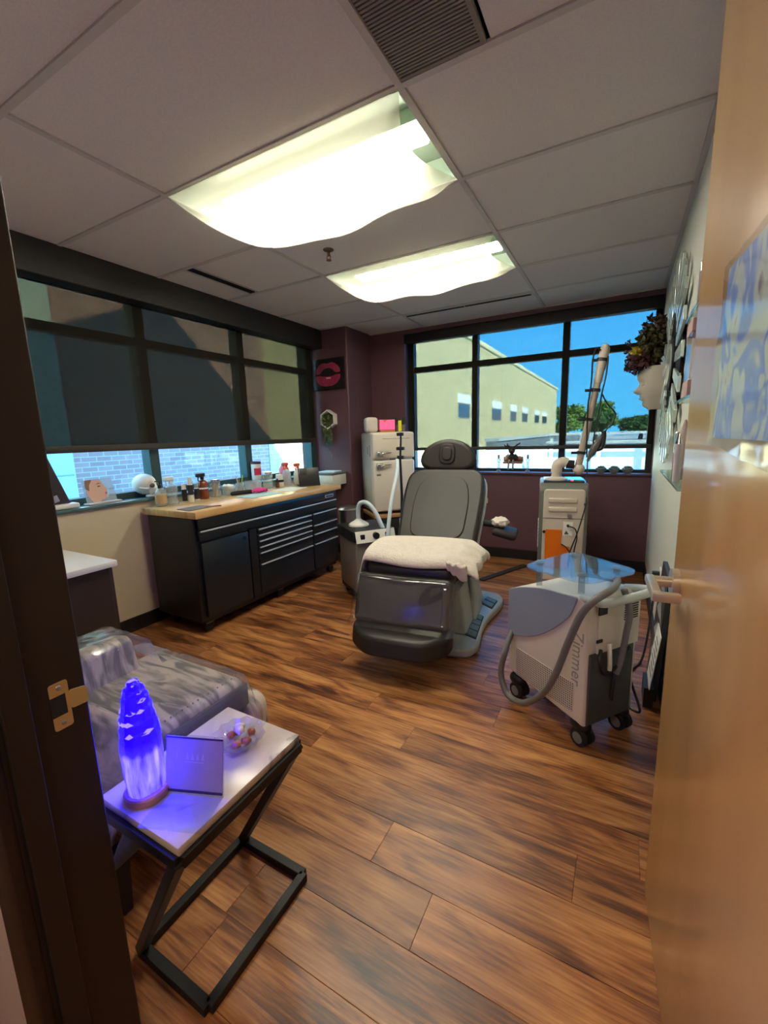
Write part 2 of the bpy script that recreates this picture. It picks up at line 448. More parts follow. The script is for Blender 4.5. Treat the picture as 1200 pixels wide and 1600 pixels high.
def shades():
    t = thing('roller_shade', 'dark mesh roller shade lowered over the wide left window', 'roller shade', (-3.01, 2.46, 1.27), group='mesh roller shades')
    B(-.001, .001, -1.42, 1.42, .03, 1.02).build('fabric', M_shade, t)
    RB(-.008, .008, -1.42, 1.42, -.012, .032, r=.005).build('hem_bar', M_hem, t)
    MB().cyl((0, -1.43, 1.06), (0, 1.43, 1.06), .03).build('roller_tube', M_dark, t)
    t = thing('roller_shade', 'dark mesh roller shade lowered over the back window with sky behind', 'roller shade', (-.97, 4.485, 1.14), group='mesh roller shades')
    B(-1.17, 1.19, -.001, .001, .022, 1.17).build('fabric', M_shade2, t)
    RB(-1.17, 1.19, -.007, .007, -.01, .024, r=.004).build('hem_bar', M_hem, t)
    RB(-1.19, 1.2, -.045, .05, 1.15, 1.245, r=.006).build('roller_case', M_dark, t)
shades()
struct(MB().box(-3.05, -2.895, .337, 3.935, 2.245, 2.437).build('trim_1', M_dark, bevel=.006))   # shade valance over the left window

# ------------------------------------------------------------------ door frame and door
XJ = -.805
def door_frame():
    r = sroot('trim_2')
    B(XJ-.055, XJ, .215, .345, 0, 2.19).build('jamb', M_jam, r, bevel=.003)
    B(XJ, XJ+.010, .225, .262, 0, 2.15).build('door_stop', M_jam, r, bevel=.002)
    B(.19, .237, .215, .345, 0, 2.19).build('jamb', M_jam, r, bevel=.003)
    B(XJ, .19, .215, .345, 2.15, 2.19).build('head_jamb', M_jam, r, bevel=.003)
    RB(XJ-.085, XJ+.002, .200, .220, 0, 2.25, r=.006).build('casing', M_jam, r)
    RB(.185, .275, .200, .220, 0, 2.25, r=.006).build('casing', M_jam, r)
    RB(XJ-.085, .275, .200, .221, 2.17, 2.26, r=.006).build('casing', M_jam, r)
    RB(XJ-.10, XJ-.008, YF, .347, 0, 2.25, r=.006).build('casing', M_jam, r)
    B(XJ, XJ+.012, .29, .335, 0, .0) if False else None
    br = mat('brass', (206, 178, 122), .35, metal=.35)
    p = MB().prism(rpoly([(.290, .832), (.318, .832), (.318, .916), (.290, .916)], .005), XJ-.001, XJ+.0015, lambda a, b, h: (h, a, b))
    pl = p.build('strike_plate', br, r)
    MB().prism(rpoly([(.318, .860), (.343, .862), (.343, .892), (.318, .894)], .005), XJ-.001, XJ+.0015, lambda a, b, h: (h+(a-.318)*.25, a, b)).build('strike_lip', br, pl)
    B(XJ+.0005, XJ+.002, .2895, .312, .857, .893).build('latch_hole', mat('hole', (30, 34, 36), .7), pl)
    for z in (.843, .906): MB().ball((XJ+.0012, .304, z), (.002, .0045, .0045), 10, 6).build('screw', M_steel, pl)
door_frame()
def door():
    m, n, l, b = nodes_of('maple_door')
    t = n.new('ShaderNodeTexCoord'); mp = n.new('ShaderNodeMapping'); mp.inputs['Scale'].default_value = (1, 1, .12); l.new(t.outputs['Object'], mp.inputs[0])
    nz = n.new('ShaderNodeTexNoise'); nz.inputs['Scale'].default_value = 9; nz.inputs['Detail'].default_value = 5; l.new(mp.outputs[0], nz.inputs['Vector'])
    r = ramp(n, [(.3, (208, 156, 86)), (.7, (222, 172, 100))]); l.new(nz.outputs['Fac'], r.inputs[0]); l.new(r.outputs[0], b.inputs['Base Color'])
    b.inputs['Roughness'].default_value = .3; b.inputs['Coat Weight'].default_value = .45; b.inputs['Coat Roughness'].default_value = .1
    # hinge at (.185,.335); leaf runs along local +Y
    o = RB(0, .044, 0, .885, .012, 2.14, r=.002).build('door_1', m, loc=(.187, .348, 0), rotz=math.radians(3.8)); struct(o)
    st = mat('satin_nickel', (206, 194, 176), .32, metal=.6)
    zz = .945; yy = .825
    MB().cyl((0, yy, zz), (-.014, yy, zz), .033, n=28).build('rose', st, o)
    h = MB().cyl((-.012, yy, zz), (-.05, yy, zz), .0125, n=16)
    h.build('spindle', st, o)
    h = MB().prism(rpoly([(0, -.011), (.012, .011), (-.0, .011), (-.012, -.011)], 0), 0, .001) if False else MB()
    h.rbox(-.066, -.046, yy-.115, yy+.016, zz-.010, zz+.012, r=.005)
    h.rbox(-.066, -.012, yy-.125, yy-.107, zz-.010, zz+.012, r=.005)
    h.build('lever', st, o)
    MB().cyl((.044, yy, zz), (.055, yy, zz), .033, n=24).build('rose', st, o)
    B(.010, .034, .884, .8865, zz-.028, zz+.028).build('latch_plate', st, o)
    for z in (.25, 1.07, 1.9): MB().cyl((.003, -.004, z-.05), (.003, -.004, z+.05), .006, n=10).build('hinge', st, o)
    # art in a crinkled plastic sleeve hung on the leaf
    t = tag(bpy.data.objects.new('art_print', None), 'pastel blue swirled art print in crinkled clear plastic, hung on the open door', 'art print'); COL.objects.link(t)
    t.location = (.1865-math.sin(math.radians(3.3))*.53-.004, .335+.53, 1.42); t.rotation_euler.z = math.radians(3.3)
    m, n, l, b = nodes_of('marbled_print')
    tc_ = n.new('ShaderNodeTexCoord'); nz = n.new('ShaderNodeTexNoise'); nz.inputs['Scale'].default_value = 7.0; nz.inputs['Detail'].default_value = 2; nz.inputs['Distortion'].default_value = 1.3
    l.new(tc_.outputs['Object'], nz.inputs['Vector'])
    r = ramp(n, [(.32, (140, 126, 126)), (.37, (222, 232, 206)), (.46, (206, 222, 224)), (.50, (134, 168, 234)), (.56, (116, 148, 230)), (.60, (206, 226, 222))])
    l.new(nz.outputs['Fac'], r.inputs[0]); l.new(r.outputs[0], b.inputs['Base Color']); b.inputs['Roughness'].default_value = .45
    B(-.002, .001, -.185, .125, -.135, .15).build('print', m, t)
    rnd = random.Random(5)
    def cr(u, v): return (-.005-.004*rnd.random(), -.19+.32*u+.004*rnd.random(), -.145+.30*v-(.03*(1-u) if v == 0 else 0)+.004*rnd.random())
    MB().grid(cr, 9, 9).build('sleeve', clear('crinkled_plastic', (.95, .96, .97), 1.5, .08), t, ang=20)
door()

# ------------------------------------------------------------------ ceiling fittings
M_tube = mat('lamp_tube', (255, 255, 255), emis=(255, 250, 236), estr=62)
def cover_mat():
    m = bpy.data.materials.new('light_cover_cloth'); m.use_nodes = True; n = m.node_tree.nodes; l = m.node_tree.links; n.remove(n['Principled BSDF'])
    tr = n.new('ShaderNodeBsdfTransparent'); tr.inputs[0].default_value = (1, .99, .93, 1)
    tl = n.new('ShaderNodeBsdfTranslucent'); tl.inputs[0].default_value = (.24, .236, .185, 1)
    df = n.new('ShaderNodeBsdfDiffuse'); df.inputs[0].default_value = (.20, .197, .15, 1)
    a = n.new('ShaderNodeMixShader'); a.inputs[0].default_value = .45; l.new(tl.outputs[0], a.inputs[1]); l.new(df.outputs[0], a.inputs[2])
    x = n.new('ShaderNodeMixShader'); x.inputs[0].default_value = .65; l.new(tr.outputs[0], x.inputs[1]); l.new(a.outputs[0], x.inputs[2])
    l.new(x.outputs[0], n['Material Output'].inputs[0]); return m
M_cover = cover_mat()
M_hous = mat('troffer_green_white', (134, 150, 132), .5)
def light(y0, label, sag, k):
    t = thing('ceiling_light', label, 'ceiling light', (XG-T, y0+T/2, HC), group='ceiling lights with cloth covers')
    a, b = T-.014, T/2-.014
    h = MB()
    h.box(-a, a, -b, b, .10, .105); h.box(-a, a, -b, -b+.004, 0, .10); h.box(-a, a, b-.004, b, 0, .10); h.box(-a, -a+.004, -b, b, 0, .10); h.box(a-.004, a, -b, b, 0, .10)
    h.build('housing', M_hous, t)
    RB(-a+.09, a-.03, -.07, .07, .045, .10, r=.006).build('strip_body', M_hous, t)
    B(-a+.10, a-.04, -.065, .065, .036, .0445).build('lamp_strip', M_tube, t)
    rnd = random.Random(k)
    ph = [rnd.uniform(0, 6) for _ in range(4)]
    def f(u, v):
        x = -a-.01+(2*a+.02)*u-max(0, (u-.8)/.2)*.10*math.sin(PI*v); yy = -b-.01+(2*b+.02)*v
        s = (1-(2*u-1)**14)*math.sin(PI*v)**.38*(.72+.28*(1-(2*u-1)**2))
        wv = .012*math.sin(9*u+ph[0])+.008*math.sin(17*u+ph[1]+3*v)
        return (x, yy+.02*s*math.sin(7*u+ph[2]), -.004-sag*s+wv*s*1.2)
    MB().grid(f, 40, 16).build('cloth_cover', M_cover, t, ang=180)
light(Y0, 'nearer and larger ceiling light under a sagging cream cloth cover', .15, 1)
light(Y0+2*T, 'farther ceiling light under a sagging cream cloth cover, closer to the back window', .12, 2)

def grille():
    t = thing('return_air_grille', 'brown-grey louvred return air grille at the top edge of the ceiling', 'air vent', (-.565, Y0-.305, HC))
    m = mat('grille_grey', (132, 123, 110), .6)
    d = mat('duct_dark', (60, 56, 50), .9)
    B(-.145, .145, -.293, .293, .012, .014).build('backing', d, t)
    for x0, x1, y0, y1 in ((-.145, -.13, -.293, .293), (.13, .145, -.293, .293), (-.13, .13, -.293, -.28), (.13, -.13, .28, .293)):
        B(min(x0, x1), max(x0, x1), y0, y1, -.004, .010).build('frame', m, t)
    b = B(-.13, .13, -.0035, .0035, -.002, .006).build('slat', m, t); b.location.y = -.272
    for k in range(1, 46):
        o = bpy.data.objects.new('slat', b.data); COL.objects.link(o); o.parent = t; o.location.y = -.272+k*.0121
grille()
def slots():
    t = thing('slot_diffuser', 'long dark slot diffuser in the ceiling tiles near the left window', 'air vent', (-2.60, 2.372, HC), group='slot diffusers')
    B(-.035, .035, -.30, .30, .004, .012).build('frame', M_rail, t)
    for x in (-.014, .014): B(x-.009, x+.009, -.295, .295, -.002, .005).build('slot', mat('slot_dark', (20, 18, 16), .9), t)
    t = thing('slot_diffuser', 'long dark slot diffuser in the ceiling near the back window', 'air vent', (XG-T, 3.97, HC), group='slot diffusers')
    B(-.60, .60, -.035, .035, -.005, .0).build('frame', M_rail, t)
    for x in (-.29, .29): B(x-.285, x+.285, -.016, .016, -.008, -.003).build('slot', mat('slot_dark', (20, 18, 16), .9), t)
slots()
def sprinkler():
    t = thing('sprinkler_head', 'small brass fire sprinkler head hanging from the ceiling tile', 'sprinkler', (-1.647, 2.356, HC))
    m = mat('old_brass', (120, 92, 66), .4, metal=.8)
    MB().lathe([(.032, 0), (.032, -.004), (.014, -.012)], 20).build('escutcheon', m, t)
    MB().cyl((0, 0, -.01), (0, 0, -.035), .009, n=12).build('body', m, t)
    for s in (-1, 1): MB().tube([(s*.008, 0, -.03), (s*.015, 0, -.045), (s*.004, 0, -.06)], .0025, 6).build('arm', m, t)
    MB().cyl((0, 0, -.058), (0, 0, -.062), .016, n=14).build('deflector', m, t)
sprinkler()
# added unseen light behind the camera, brightens the hall wall and door
t = thing('added_hall_light', 'flat square light added unseen in the hall to brighten the hall wall and door', 'ceiling light', (-.3, -.75, HC))
B(-.3, .3, -.3, .3, -.012, 0).build('frame', M_rail, t)
B(-.28, .28, -.28, .28, -.014, -.011).build('diffuser', mat('added_hall_diffuser', (255, 250, 240), emis=(255, 236, 214), estr=9.0), t)

# ------------------------------------------------------------------ outside
GZ = -.15
struct(B(-40, 60, 4.75, 140, GZ-.2, GZ).build('ground', mat('pale_concrete', (196, 192, 180), .9, var=.08, scale=.6)))
struct(B(-40, -3.3, -30, 4.75, GZ-.2, GZ).build('ground_side_yard', mat('pale_concrete', (196, 192, 180), .9)))
# own roof, unseen: gable shaped to cast the shadow on the neighbouring wall
gp = [(-8, 3.0), (4.8, 3.0), (4.85, 4.71), (2.5, 7.05), (.3, 6.1), (-8, 5.2)]
struct(MB().prism(gp, -3.3, 5.0, lambda a, b, h: (h, a, b)).build('roof', mat('shadow_roof_brick', (150, 110, 90), .9)))
def neighbour():
    t = thing('brick_building', 'long two storey brick building with pale walls outside the windows', 'building', (-7, 20, GZ))
    mb = brick_mat('grey_red_brick', (196, 146, 132), (172, 126, 116), (204, 186, 176))
    mp = brick_mat('cream_painted_brick', (226, 208, 160), (210, 192, 146), (196, 180, 138), 1.6)
    ms = mat('pale_stucco', (206, 220, 206), .9)
    D = 8
    B(-D, 0, -16.7, -12.7, 0, 6.2).build('brick_wall', mb, t)
    B(-D, .03, -45, -16.7, 0, 6.2).build('stucco_wall', ms, t)
    B(.03, .034, -45, -16.72, 1.02, 1.04).build('joint', mat('joint', (150, 170, 160), .9), t)
    B(-D, .02, -12.7, 34.2, 0, 6.05).build('painted_wall', mp, t)
    RB(-D, .12, -12.7, 34.3, 6.05, 6.28, r=.02).build('coping', mat('coping_cream', (238, 226, 186), .8), t)
    B(.02, .035, 8.45, 8.5, 0, 6.0).build('downpipe', mat('joint2', (205, 190, 150), .9), t)
    mw = mat('tinted_glass', (70, 92, 110), .15); ml = mat('lintel_pale', (255, 255, 250), .8); mf = mat('window_frame_grey', (150, 150, 140), .6)
    for (a, b) in ((.07, 1.85), (6.15, 8.35), (11.0, 12.9), (14.9, 17.2), (20.4, 22.7), (24.5, 27.3)):
        f = B(.0, .03, a, b, 2.17, 2.92).build('window', mf, t)
        B(.028, .034, a+.08, b-.08, 2.24, 2.86).build('pane', mw, f)
        B(.0, .06, a-.1, b+.1, 2.92, 3.35).build('lintel', ml, t)
neighbour()
def retaining():
    t = thing('retaining_wall', 'low grey concrete wall running away beside the pale building', 'wall', (-3.2, 24, GZ))
    m = mat('concrete_grey', (120, 128, 132), .9, var=.08, scale=2)
    B(-.15, .15, -12, 14, 0, 1.22).build('wall_body', m, t)
    B(-.2, .2, -12, 14, 1.22, 1.30).build('coping', mat('concrete_pale', (190, 194, 190), .8), t)
retaining()
def rail():
    t = thing('guard_rail', 'white metal guard rail on a grey kerb wall across the car park', 'guard rail', (2.0, 15, GZ))
    m = mat('white_rail', (226, 230, 226), .6); g = mat('rail_grey', (124, 132, 130), .8)
    for z in (1.34, 1.08): B(-4.2, 6, -.04, .04, z-.035, z+.035).build('rail', m, t)
    for k in range(8): B(-4.1+k*1.4, -4.0+k*1.4, .04, .12, 0, 1.38).build('post', m, t)
    B(-4.2, 6, .3, .5, 0, 1.0).build('kerb_wall', g, t)
rail()
def leaves(mb, c, r, n, size, rnd, flat=0):
    for _ in range(n):
        d = Vector((rnd.gauss(0, 1), rnd.gauss(0, 1), rnd.gauss(0, 1))).normalized()*(rnd.random()**.4)
        p = Vector((c[0]+d.x*r[0], c[1]+d.y*r[1], c[2]+d.z*r[2]))
        u = Vector((rnd.gauss(0, 1), rnd.gauss(0, 1), rnd.gauss(0, .7))).normalized(); v = u.cross(Vector((rnd.gauss(0, 1), rnd.gauss(0, 1), rnd.gauss(0, 1)))).normalized()
        s = size*rnd.uniform(.6, 1.3)
        mb.add([p-u*s, p+v*s*.5, p+u*s, p-v*s*.5], [(0, 1, 2, 3)])
def trees():
    g1 = mat('foliage_deep', (64, 104, 52), .8, var=.3, scale=2); g2 = mat('foliage_light', (116, 146, 66), .8, var=.25, scale=2)
    tk = mat('bark', (90, 74, 60), .9); rnd = random.Random(9)
    spec = [(-6.6, 62, 4.6, 2.0, g2, 'yellow-green leafy tree just right of the pale building'), (-3.2, 66, 3.9, 2.3, g1, 'deep green rounded tree behind the long laser arm'),
            (-3.4, 88, 6.6, 2.6, g2, 'tall narrow hazy tree rising above the others'), (2.0, 68, 3.3, 2.5, g1, 'low spreading deep green tree in front of the distant low building'),
            (7.6, 70, 3.2, 2.5, g1, 'deep green tree at the right end of the tree row')]
    for x, y, h, r, m, lb in spec:
        t = thing('tree', lb, 'tree', (x, y, GZ), group='trees beyond the car park')
        MB().tube([(0, 0, 0), (.1, 0, h*.35), (0, .1, h*.6)], [.28, .2, .1], 8).build('trunk', tk, t)
        b = MB()
        for k in range(9):
            c = (rnd.uniform(-.6, .6)*r, rnd.uniform(-.5, .5)*r, h*rnd.uniform(.42, .85))
            leaves(b, c, (r*.55, r*.5, h*.2), 230, .34, rnd)
        b.build('crown', m, t, ang=180)
trees()
def farb():
    t = thing('distant_building', 'distant low building with a flat reddish roof edge beyond the trees', 'building', (11, 110, GZ))
    B(-6, 14, 0, 10, 0, 5.2).build('wall', mat('far_wall', (226, 212, 196), .9), t)
    B(-6.3, 14.3, -.3, 10, 5.2, 6.2).build('roof_edge', mat('far_roof', (176, 126, 104), .9), t)
    for k in range(4): B(-5+k*4.4, -2.2+k*4.4, -.03, 0, 2.2, 4.0).build('window', mat('tinted_glass', (70, 92, 110), .15), t)
farb()
# ------------------------------------------------------------------ workbench cabinet (front faces +X)
M_cab = mat('matt_black_steel', (19, 20, 22), .45)
M_cabf = mat('black_drawer_steel', (25, 30, 35), .34)
M_trim = mat('silver_trim', (196, 202, 210), .3, metal=.3)
def workbench():
    t = thing('tool_cabinet', 'black steel tool cabinet workbench with drawers standing under the left window', 'cabinet', (-2.64, 2.575, 0))
    hx, hy = .245, .80          # half depth, half width (local)
    b = MB(); b.box(-hx, hx-.022, -hy, hy, .10, .812)
    b.build('body', M_cab, t, bevel=.006)
    F = hx
    def drawer(y0, y1, z0, z1, name='drawer', lip=True):
        o = RB(F-.024, F+.004, y0, y1, z0, z1, r=.004).build(name, M_cabf, t)
        if lip: RB(F+.002, F+.016, y0+.01, y1-.01, z1-.013, z1-.003, r=.003).build('handle', M_trim, o)
        return o
    drawer(-.775, .775, .735, .808, lip=False)
    drawer(-.775, .775, .655, .728)
    d = RB(F-.024, F+.004, -.765, -.36, .125, .640, r=.004).build('door', M_cabf, t)
    MB().cyl((F+.003, -.40, .60), (F+.012, -.40, .60), .012, n=14).build('lock', M_black, d)
    B(F-.024, F+.001, -.345, -.275, .11, .645).build('pilaster', M_cab, t)
    z = .640
    for h in (.042, .042, .042, .042): drawer(-.265, .39, z-h, z); z -= h+.005
    drawer(-.265, .39, z-.085, z); z -= .09
    drawer(-.265, .39, .125, z)
    z = .640
    for h in (.10, .075, .085): drawer(.405, .775, z-h, z); z -= h+.006
    drawer(.405, .775, .125, z)
    pl = RB(F+.003, F+.008, .60, .73, .752, .782, r=.004).build('name_plate', M_trim, t)
    B(F+.008, F+.0085, .612, .718, .76, .774).build('name_plate_inset', mat('plate_dark', (60, 84, 100), .3), pl)
    B(-hx+.02, hx-.03, -hy+.03, hy-.03, .075, .10).build('plinth', M_cab, t)
    for y in (-.72, .0, .72):
        for x in (-.18, .17):
            c = MB().cyl((x-.016, y, .036), (x+.016, y, .036), .036, n=18).build('caster', M_rubber, t)
            MB().box(x-.024, x+.024, y-.03, y+.03, .062, .076).build('caster_plate', M_steel, c)
    m, n, l, bs = nodes_of('butcher_block')
    tcx = n.new('ShaderNodeTexCoord'); mp = n.new('ShaderNodeMapping'); mp.inputs['Scale'].default_value = (14, 1.3, 1); l.new(tcx.outputs['Object'], mp.inputs[0])
    nz = n.new('ShaderNodeTexNoise'); nz.inputs['Scale'].default_value = 2; nz.inputs['Detail'].default_value = 4; l.new(mp.outputs[0], nz.inputs['Vector'])
    r = ramp(n, [(.3, (196, 150, 92)), (.7, (226, 184, 126))]); l.new(nz.outputs['Fac'], r.inputs[0]); l.new(r.outputs[0], bs.inputs['Base Color']); bs.inputs['Roughness'].default_value = .28
    w_ = RB(-.275, .285, -.815, .815, .8145, .8595, r=.004).build('worktop', m, t)
workbench()
ZT = .8605       # worktop surface

# ------------------------------------------------------------------ exam chair
M_vinyl = mat('grey_brown_vinyl', (34, 29, 24), .45, var=.05, scale=6, bump=.05, bscale=200)
M_vinyl2 = mat('dark_vinyl', (40, 37, 34), .4)
M_shell = mat('pale_blue_grey_shell', (176, 186, 184), .35)
def exam_chair():
    t = thing('exam_chair', 'grey-brown vinyl procedure chair with headrest, plastic-wrapped leg rest and pale base', 'chair', (-1.03, 2.1, 0), math.radians(7))
    half = [(.20, .10), (.33, .115), (.372, .22), (.352, .43), (.365, .635), (.42, .88), (.425, 1.0), (.39, 1.09), (.27, 1.13)]
    poly = half+[(-x, y) for x, y in half[::-1]]
    poly = rpoly(poly, .05, 4)
    MB().prism(poly, 0, .058).build('base', M_shell, t, bevel=.016, seg=3)
    M_ped = mat('pedal_grey', (96, 118, 124), .5); M_slot = mat('pedal_slot', (44, 52, 56), .7)
    def quad(c, u, v, p): a = Vector(c[0]).lerp(Vector(c[1]), u); b = Vector(c[3]).lerp(Vector(c[2]), u); return tuple(a.lerp(b, v))
    for s in (1, -1):
        for c, n in (([(.246, .66), (.338, .612), (.345, .262), (.24, .32)], 4), ([(.305, .985), (.392, .925), (.372, .76), (.275, .845)], 2)):
            cc = [(x*s, y) for x, y in c]
            MB().prism(cc, .056, .0605).build('pedal_tray', M_slot, t)
            for k in range(n):
                q = [quad(cc, .05, (k+.07)/n, 0), quad(cc, .95, (k+.07)/n, 0), quad(cc, .95, (k+.93)/n, 0), quad(cc, .05, (k+.93)/n, 0)]
                MB().prism(q, .058, .070).build('pedal', M_ped, t, bevel=.004)
    # column covers
    def loft(name, sec, m):
        b = MB(); v = []
        for x0, x1, y0, y1, z in sec: v += [(x0, y0, z), (x1, y0, z), (x1, y1, z), (x0, y1, z)]
        f = [(4*k+i, 4*k+(i+1) % 4, 4*k+4+(i+1) % 4, 4*k+4+i) for k in range(len(sec)-1) for i in range(4)]
        f += [(3, 2, 1, 0), tuple(4*(len(sec)-1)+i for i in range(4))]
        return b.add(v, f).build(name, m, t, bevel=.015, seg=3)
    loft('column_cover', [(-.28, .28, .30, .98, .055), (-.255, .255, .34, .92, .20), (-.22, .22, .36, .86, .36)], M_shell)
    loft('column_side', [(.235, .30, .52, .80, .055), (.25, .292, .56, .76, .22), (.235, .27, .57, .74, .345)], M_shell)
    loft('column_side', [(-.30, -.235, .52, .80, .055), (-.292, -.25, .56, .76, .22), (-.27, -.235, .57, .74, .345)], M_shell)
    RB(-.26, .26, .02, .72, .38, .47, r=.02).build('seat_frame', M_vinyl2, t)
    RB(-.265, .265, -.005, .62, .465, .585, r=.045, seg=4).build('seat', M_vinyl2, t)
    # backrest plane: from (ly .60, z .53) up to (1.0, 1.04)
    O = Vector((0, .62, .50)); d = Vector((0, .40, .52)).normalized(); nrm = Vector((0, -.52, .40)).normalized()
    P = lambda a, b, h: tuple(O+Vector((a, 0, 0))+d*b+nrm*h)
    out = rpoly([(-.275, 0), (.275, 0), (.30, .40), (.285, .635), (-.285, .635), (-.30, .40)], [.03, .03, .1, .13, .13, .1], 6)
    MB().prism(out, 0, .085, P).build('backrest', M_vinyl, t, bevel=.03, seg=4)
    inn = rpoly([(-.19, .06), (.19, .06), (.205, .38), (.16, .555), (-.16, .555), (-.205, .38)], .09, 6)
    MB().prism(inn, .08, .094, P).build('backrest_pad', M_vinyl, t, bevel=.010, seg=3)
    out2 = [(x*1.03, (y-.3)*1.02+.3) for x, y in out]
    MB().prism(out2, -.035, .004, P).build('back_shell', M_shell, t, bevel=.01)
    B(.292, .305, .93, .955, .80, .835).build('white_tag', M_white, t)
    # headrest
    O2 = Vector((0, 1.03, 1.03)); d2 = Vector((0, .20, .98)).normalized(); n2 = Vector((0, -.98, .20)).normalized()
    P2 = lambda a, b, h: tuple(O2+Vector((a, 0, 0))+d2*b+n2*h)
    hd = [(.13, -.012), (.20, .02)]+[(.215*math.cos(q), .065+.165*math.sin(q)) for q in [math.radians(x) for x in range(0, 181, 15)]]+[(-.20, .02), (-.13, -.012)]
    hr = MB().prism(hd, 0, .085, P2).build('headrest', M_vinyl, t, bevel=.03, seg=4)
    MB().prism(rpoly([(-.06, .035), (.06, .035), (.06, .19), (-.06, .19)], .055, 8), .078, .098, P2).build('face_hole_ring', M_vinyl, hr, bevel=.008, seg=3)
    MB().prism(rpoly([(-.036, .062), (.036, .062), (.036, .163), (-.036, .163)], .036, 8), .086, .112, P2).build('face_hole_plug', M_vinyl, hr, bevel=.008, seg=3)
    for x in (-.06, .06): MB().cyl((x, 1.04, .94), (x, 1.06, 1.09), .01, n=10).build('headrest_post', M_steel, t)
    # leg rest and foot rest
    O3 = Vector((0, -.03, .47)); d3 = Vector((0, -.40, -.92)).normalized(); n3 = Vector((0, -.92, .40)).normalized()
    P3 = lambda a, b, h: tuple(O3+Vector((a, 0, 0))+d3*b+n3*h)
    MB().prism(rpoly([(-.275, -.05), (.275, -.05), (.275, .22), (-.275, .22)], .03), -.03, .055, P3).build('leg_rest', M_vinyl, t, bevel=.025, seg=4)
    def foot(u, v):
        return None
    fp = rpoly([(-.29, .0), (.29, .0), (.285, -.10), (.16, -.20), (-.16, -.20), (-.285, -.10)], .06, 5)
    MB().prism(fp, .17, .275, lambda a, b, h: (a, b-.065-(.275-h)*.25, h+b*.12)).build('foot_rest', M_vinyl, t, bevel=.04, seg=4)
    # clear plastic wrapped over the leg rest
    film = clear('clear_vinyl_film', (.94, .95, .95), 1.5, .06, film=.06, body=(150, 145, 140), boost=2.2)
    def fl(u, v):
        a = -.315+.63*u; edge = max(0, abs(a)-.265)/.05
        bb = -.055+.305*v
        h = .064+.004*math.sin(11*u+5*v)-.05*edge**1.5+.012*math.sin(PI*v)*math.sin(PI*u)+(.03*(v-.85)/.15 if v > .85 else 0)
        if v < .12: h -= .04*(1-v/.12)**2
        return P3(a, bb, h)
    MB().grid(fl, 22, 14).build('plastic_cover', film, t, ang=180)
    # arm
    MB().cyl((.27, .80, .68), (.40, .82, .665), .022, n=14).build('arm_bracket', M_black, t)
    MB().rbox(.365, .53, .70, .94, .595, .645, r=.024, seg=3, M=rotm('Y', 14, (.44, .8, .62))).build('arm_rest', mat('arm_vinyl', (40, 36, 33), .6, spec=.3), t)
    return t
EC = exam_chair()
def cloc(lx, ly, z):     # chair-local to world
    a = math.radians(7); return (-1.03+lx*math.cos(a)-ly*math.sin(a), 2.1+lx*math.sin(a)+ly*math.cos(a), z)
def towel():
    m = mat('plush_cream', (214, 204, 190), .95, var=.05, scale=25, bump=.5, bscale=90)
    t = thing('folded_blanket', 'cream plush folded blanket lying across the seat of the procedure chair', 'blanket', cloc(0, 0, .59), math.radians(7))
    rnd = random.Random(4)
    def f(u, v, top):
        x = -.36+.76*u; y = -.025+.49*v
        over_l = max(0, -.27-x); over_r = max(0, x-.285)
        z = .030+.018*math.sin(PI*v)+.012*math.sin(5*u+2)*math.sin(4*v+1)
        if top: z += .030*math.sin(PI*min(1, max(0, v*1.0)))**.4
        x2 = x
        if over_l: z -= over_l*1.9; x2 = -.27-over_l*.45
        if over_r: z -= over_r*.55+.012*math.sin(30*v)*min(1, over_r*14); x2 = .285+over_r*.95+.012*math.sin(22*v+1)
        if v < .1: z -= .010*(1-v/.1)**2
        y += .012*math.sin(9*u)
        return (x2, y, z+(0 if top else -.030))
    NU, NV = 34, 16
    b = MB(); N = (NU+1)*(NV+1)
    vv = [f(i/NU, j/NV, True) for j in range(NV+1) for i in range(NU+1)]+[f(i/NU, j/NV, False) for j in range(NV+1) for i in range(NU+1)]
    q = lambda i, j: j*(NU+1)+i
    ff = [(q(i, j), q(i+1, j), q(i+1, j+1), q(i, j+1)) for j in range(NV) for i in range(NU)]
    ff += [tuple(N+k for k in fc[::-1]) for fc in ff]
    for i in range(NU): ff += [(q(i, 0), N+q(i, 0), N+q(i+1, 0), q(i+1, 0)), (q(i+1, NV), N+q(i+1, NV), N+q(i, NV), q(i, NV))]
    for j in range(NV): ff += [(q(0, j+1), N+q(0, j+1), N+q(0, j), q(0, j)), (q(NU, j), N+q(NU, j), N+q(NU, j+1), q(NU, j+1))]
    b.add(vv, ff).build('top_fold', m, t, ang=180, sub=1)
    def g(u, v): 
        x = .235+.11*u; y = -.04+.015*math.sin(6*u)+.02*v
        return (x, y, .035-.10*v*(.5+.5*u)+.008*math.sin(14*u))
    MB().grid(g, 10, 8).build('hanging_corner', m, t, ang=180, solid=.03, sub=1)
    t2 = tag(MB().ball((0, 0, 0), (.06, .075, .035), 18, 12, lambda d: 1+.16*math.sin(7*d.x+2)*math.sin(6*d.y+d.z*5)).build('crumpled_towel', m, loc=cloc(.41, .83, .685)), 'crumpled white towel resting on the arm of the procedure chair', 'towel')
towel()

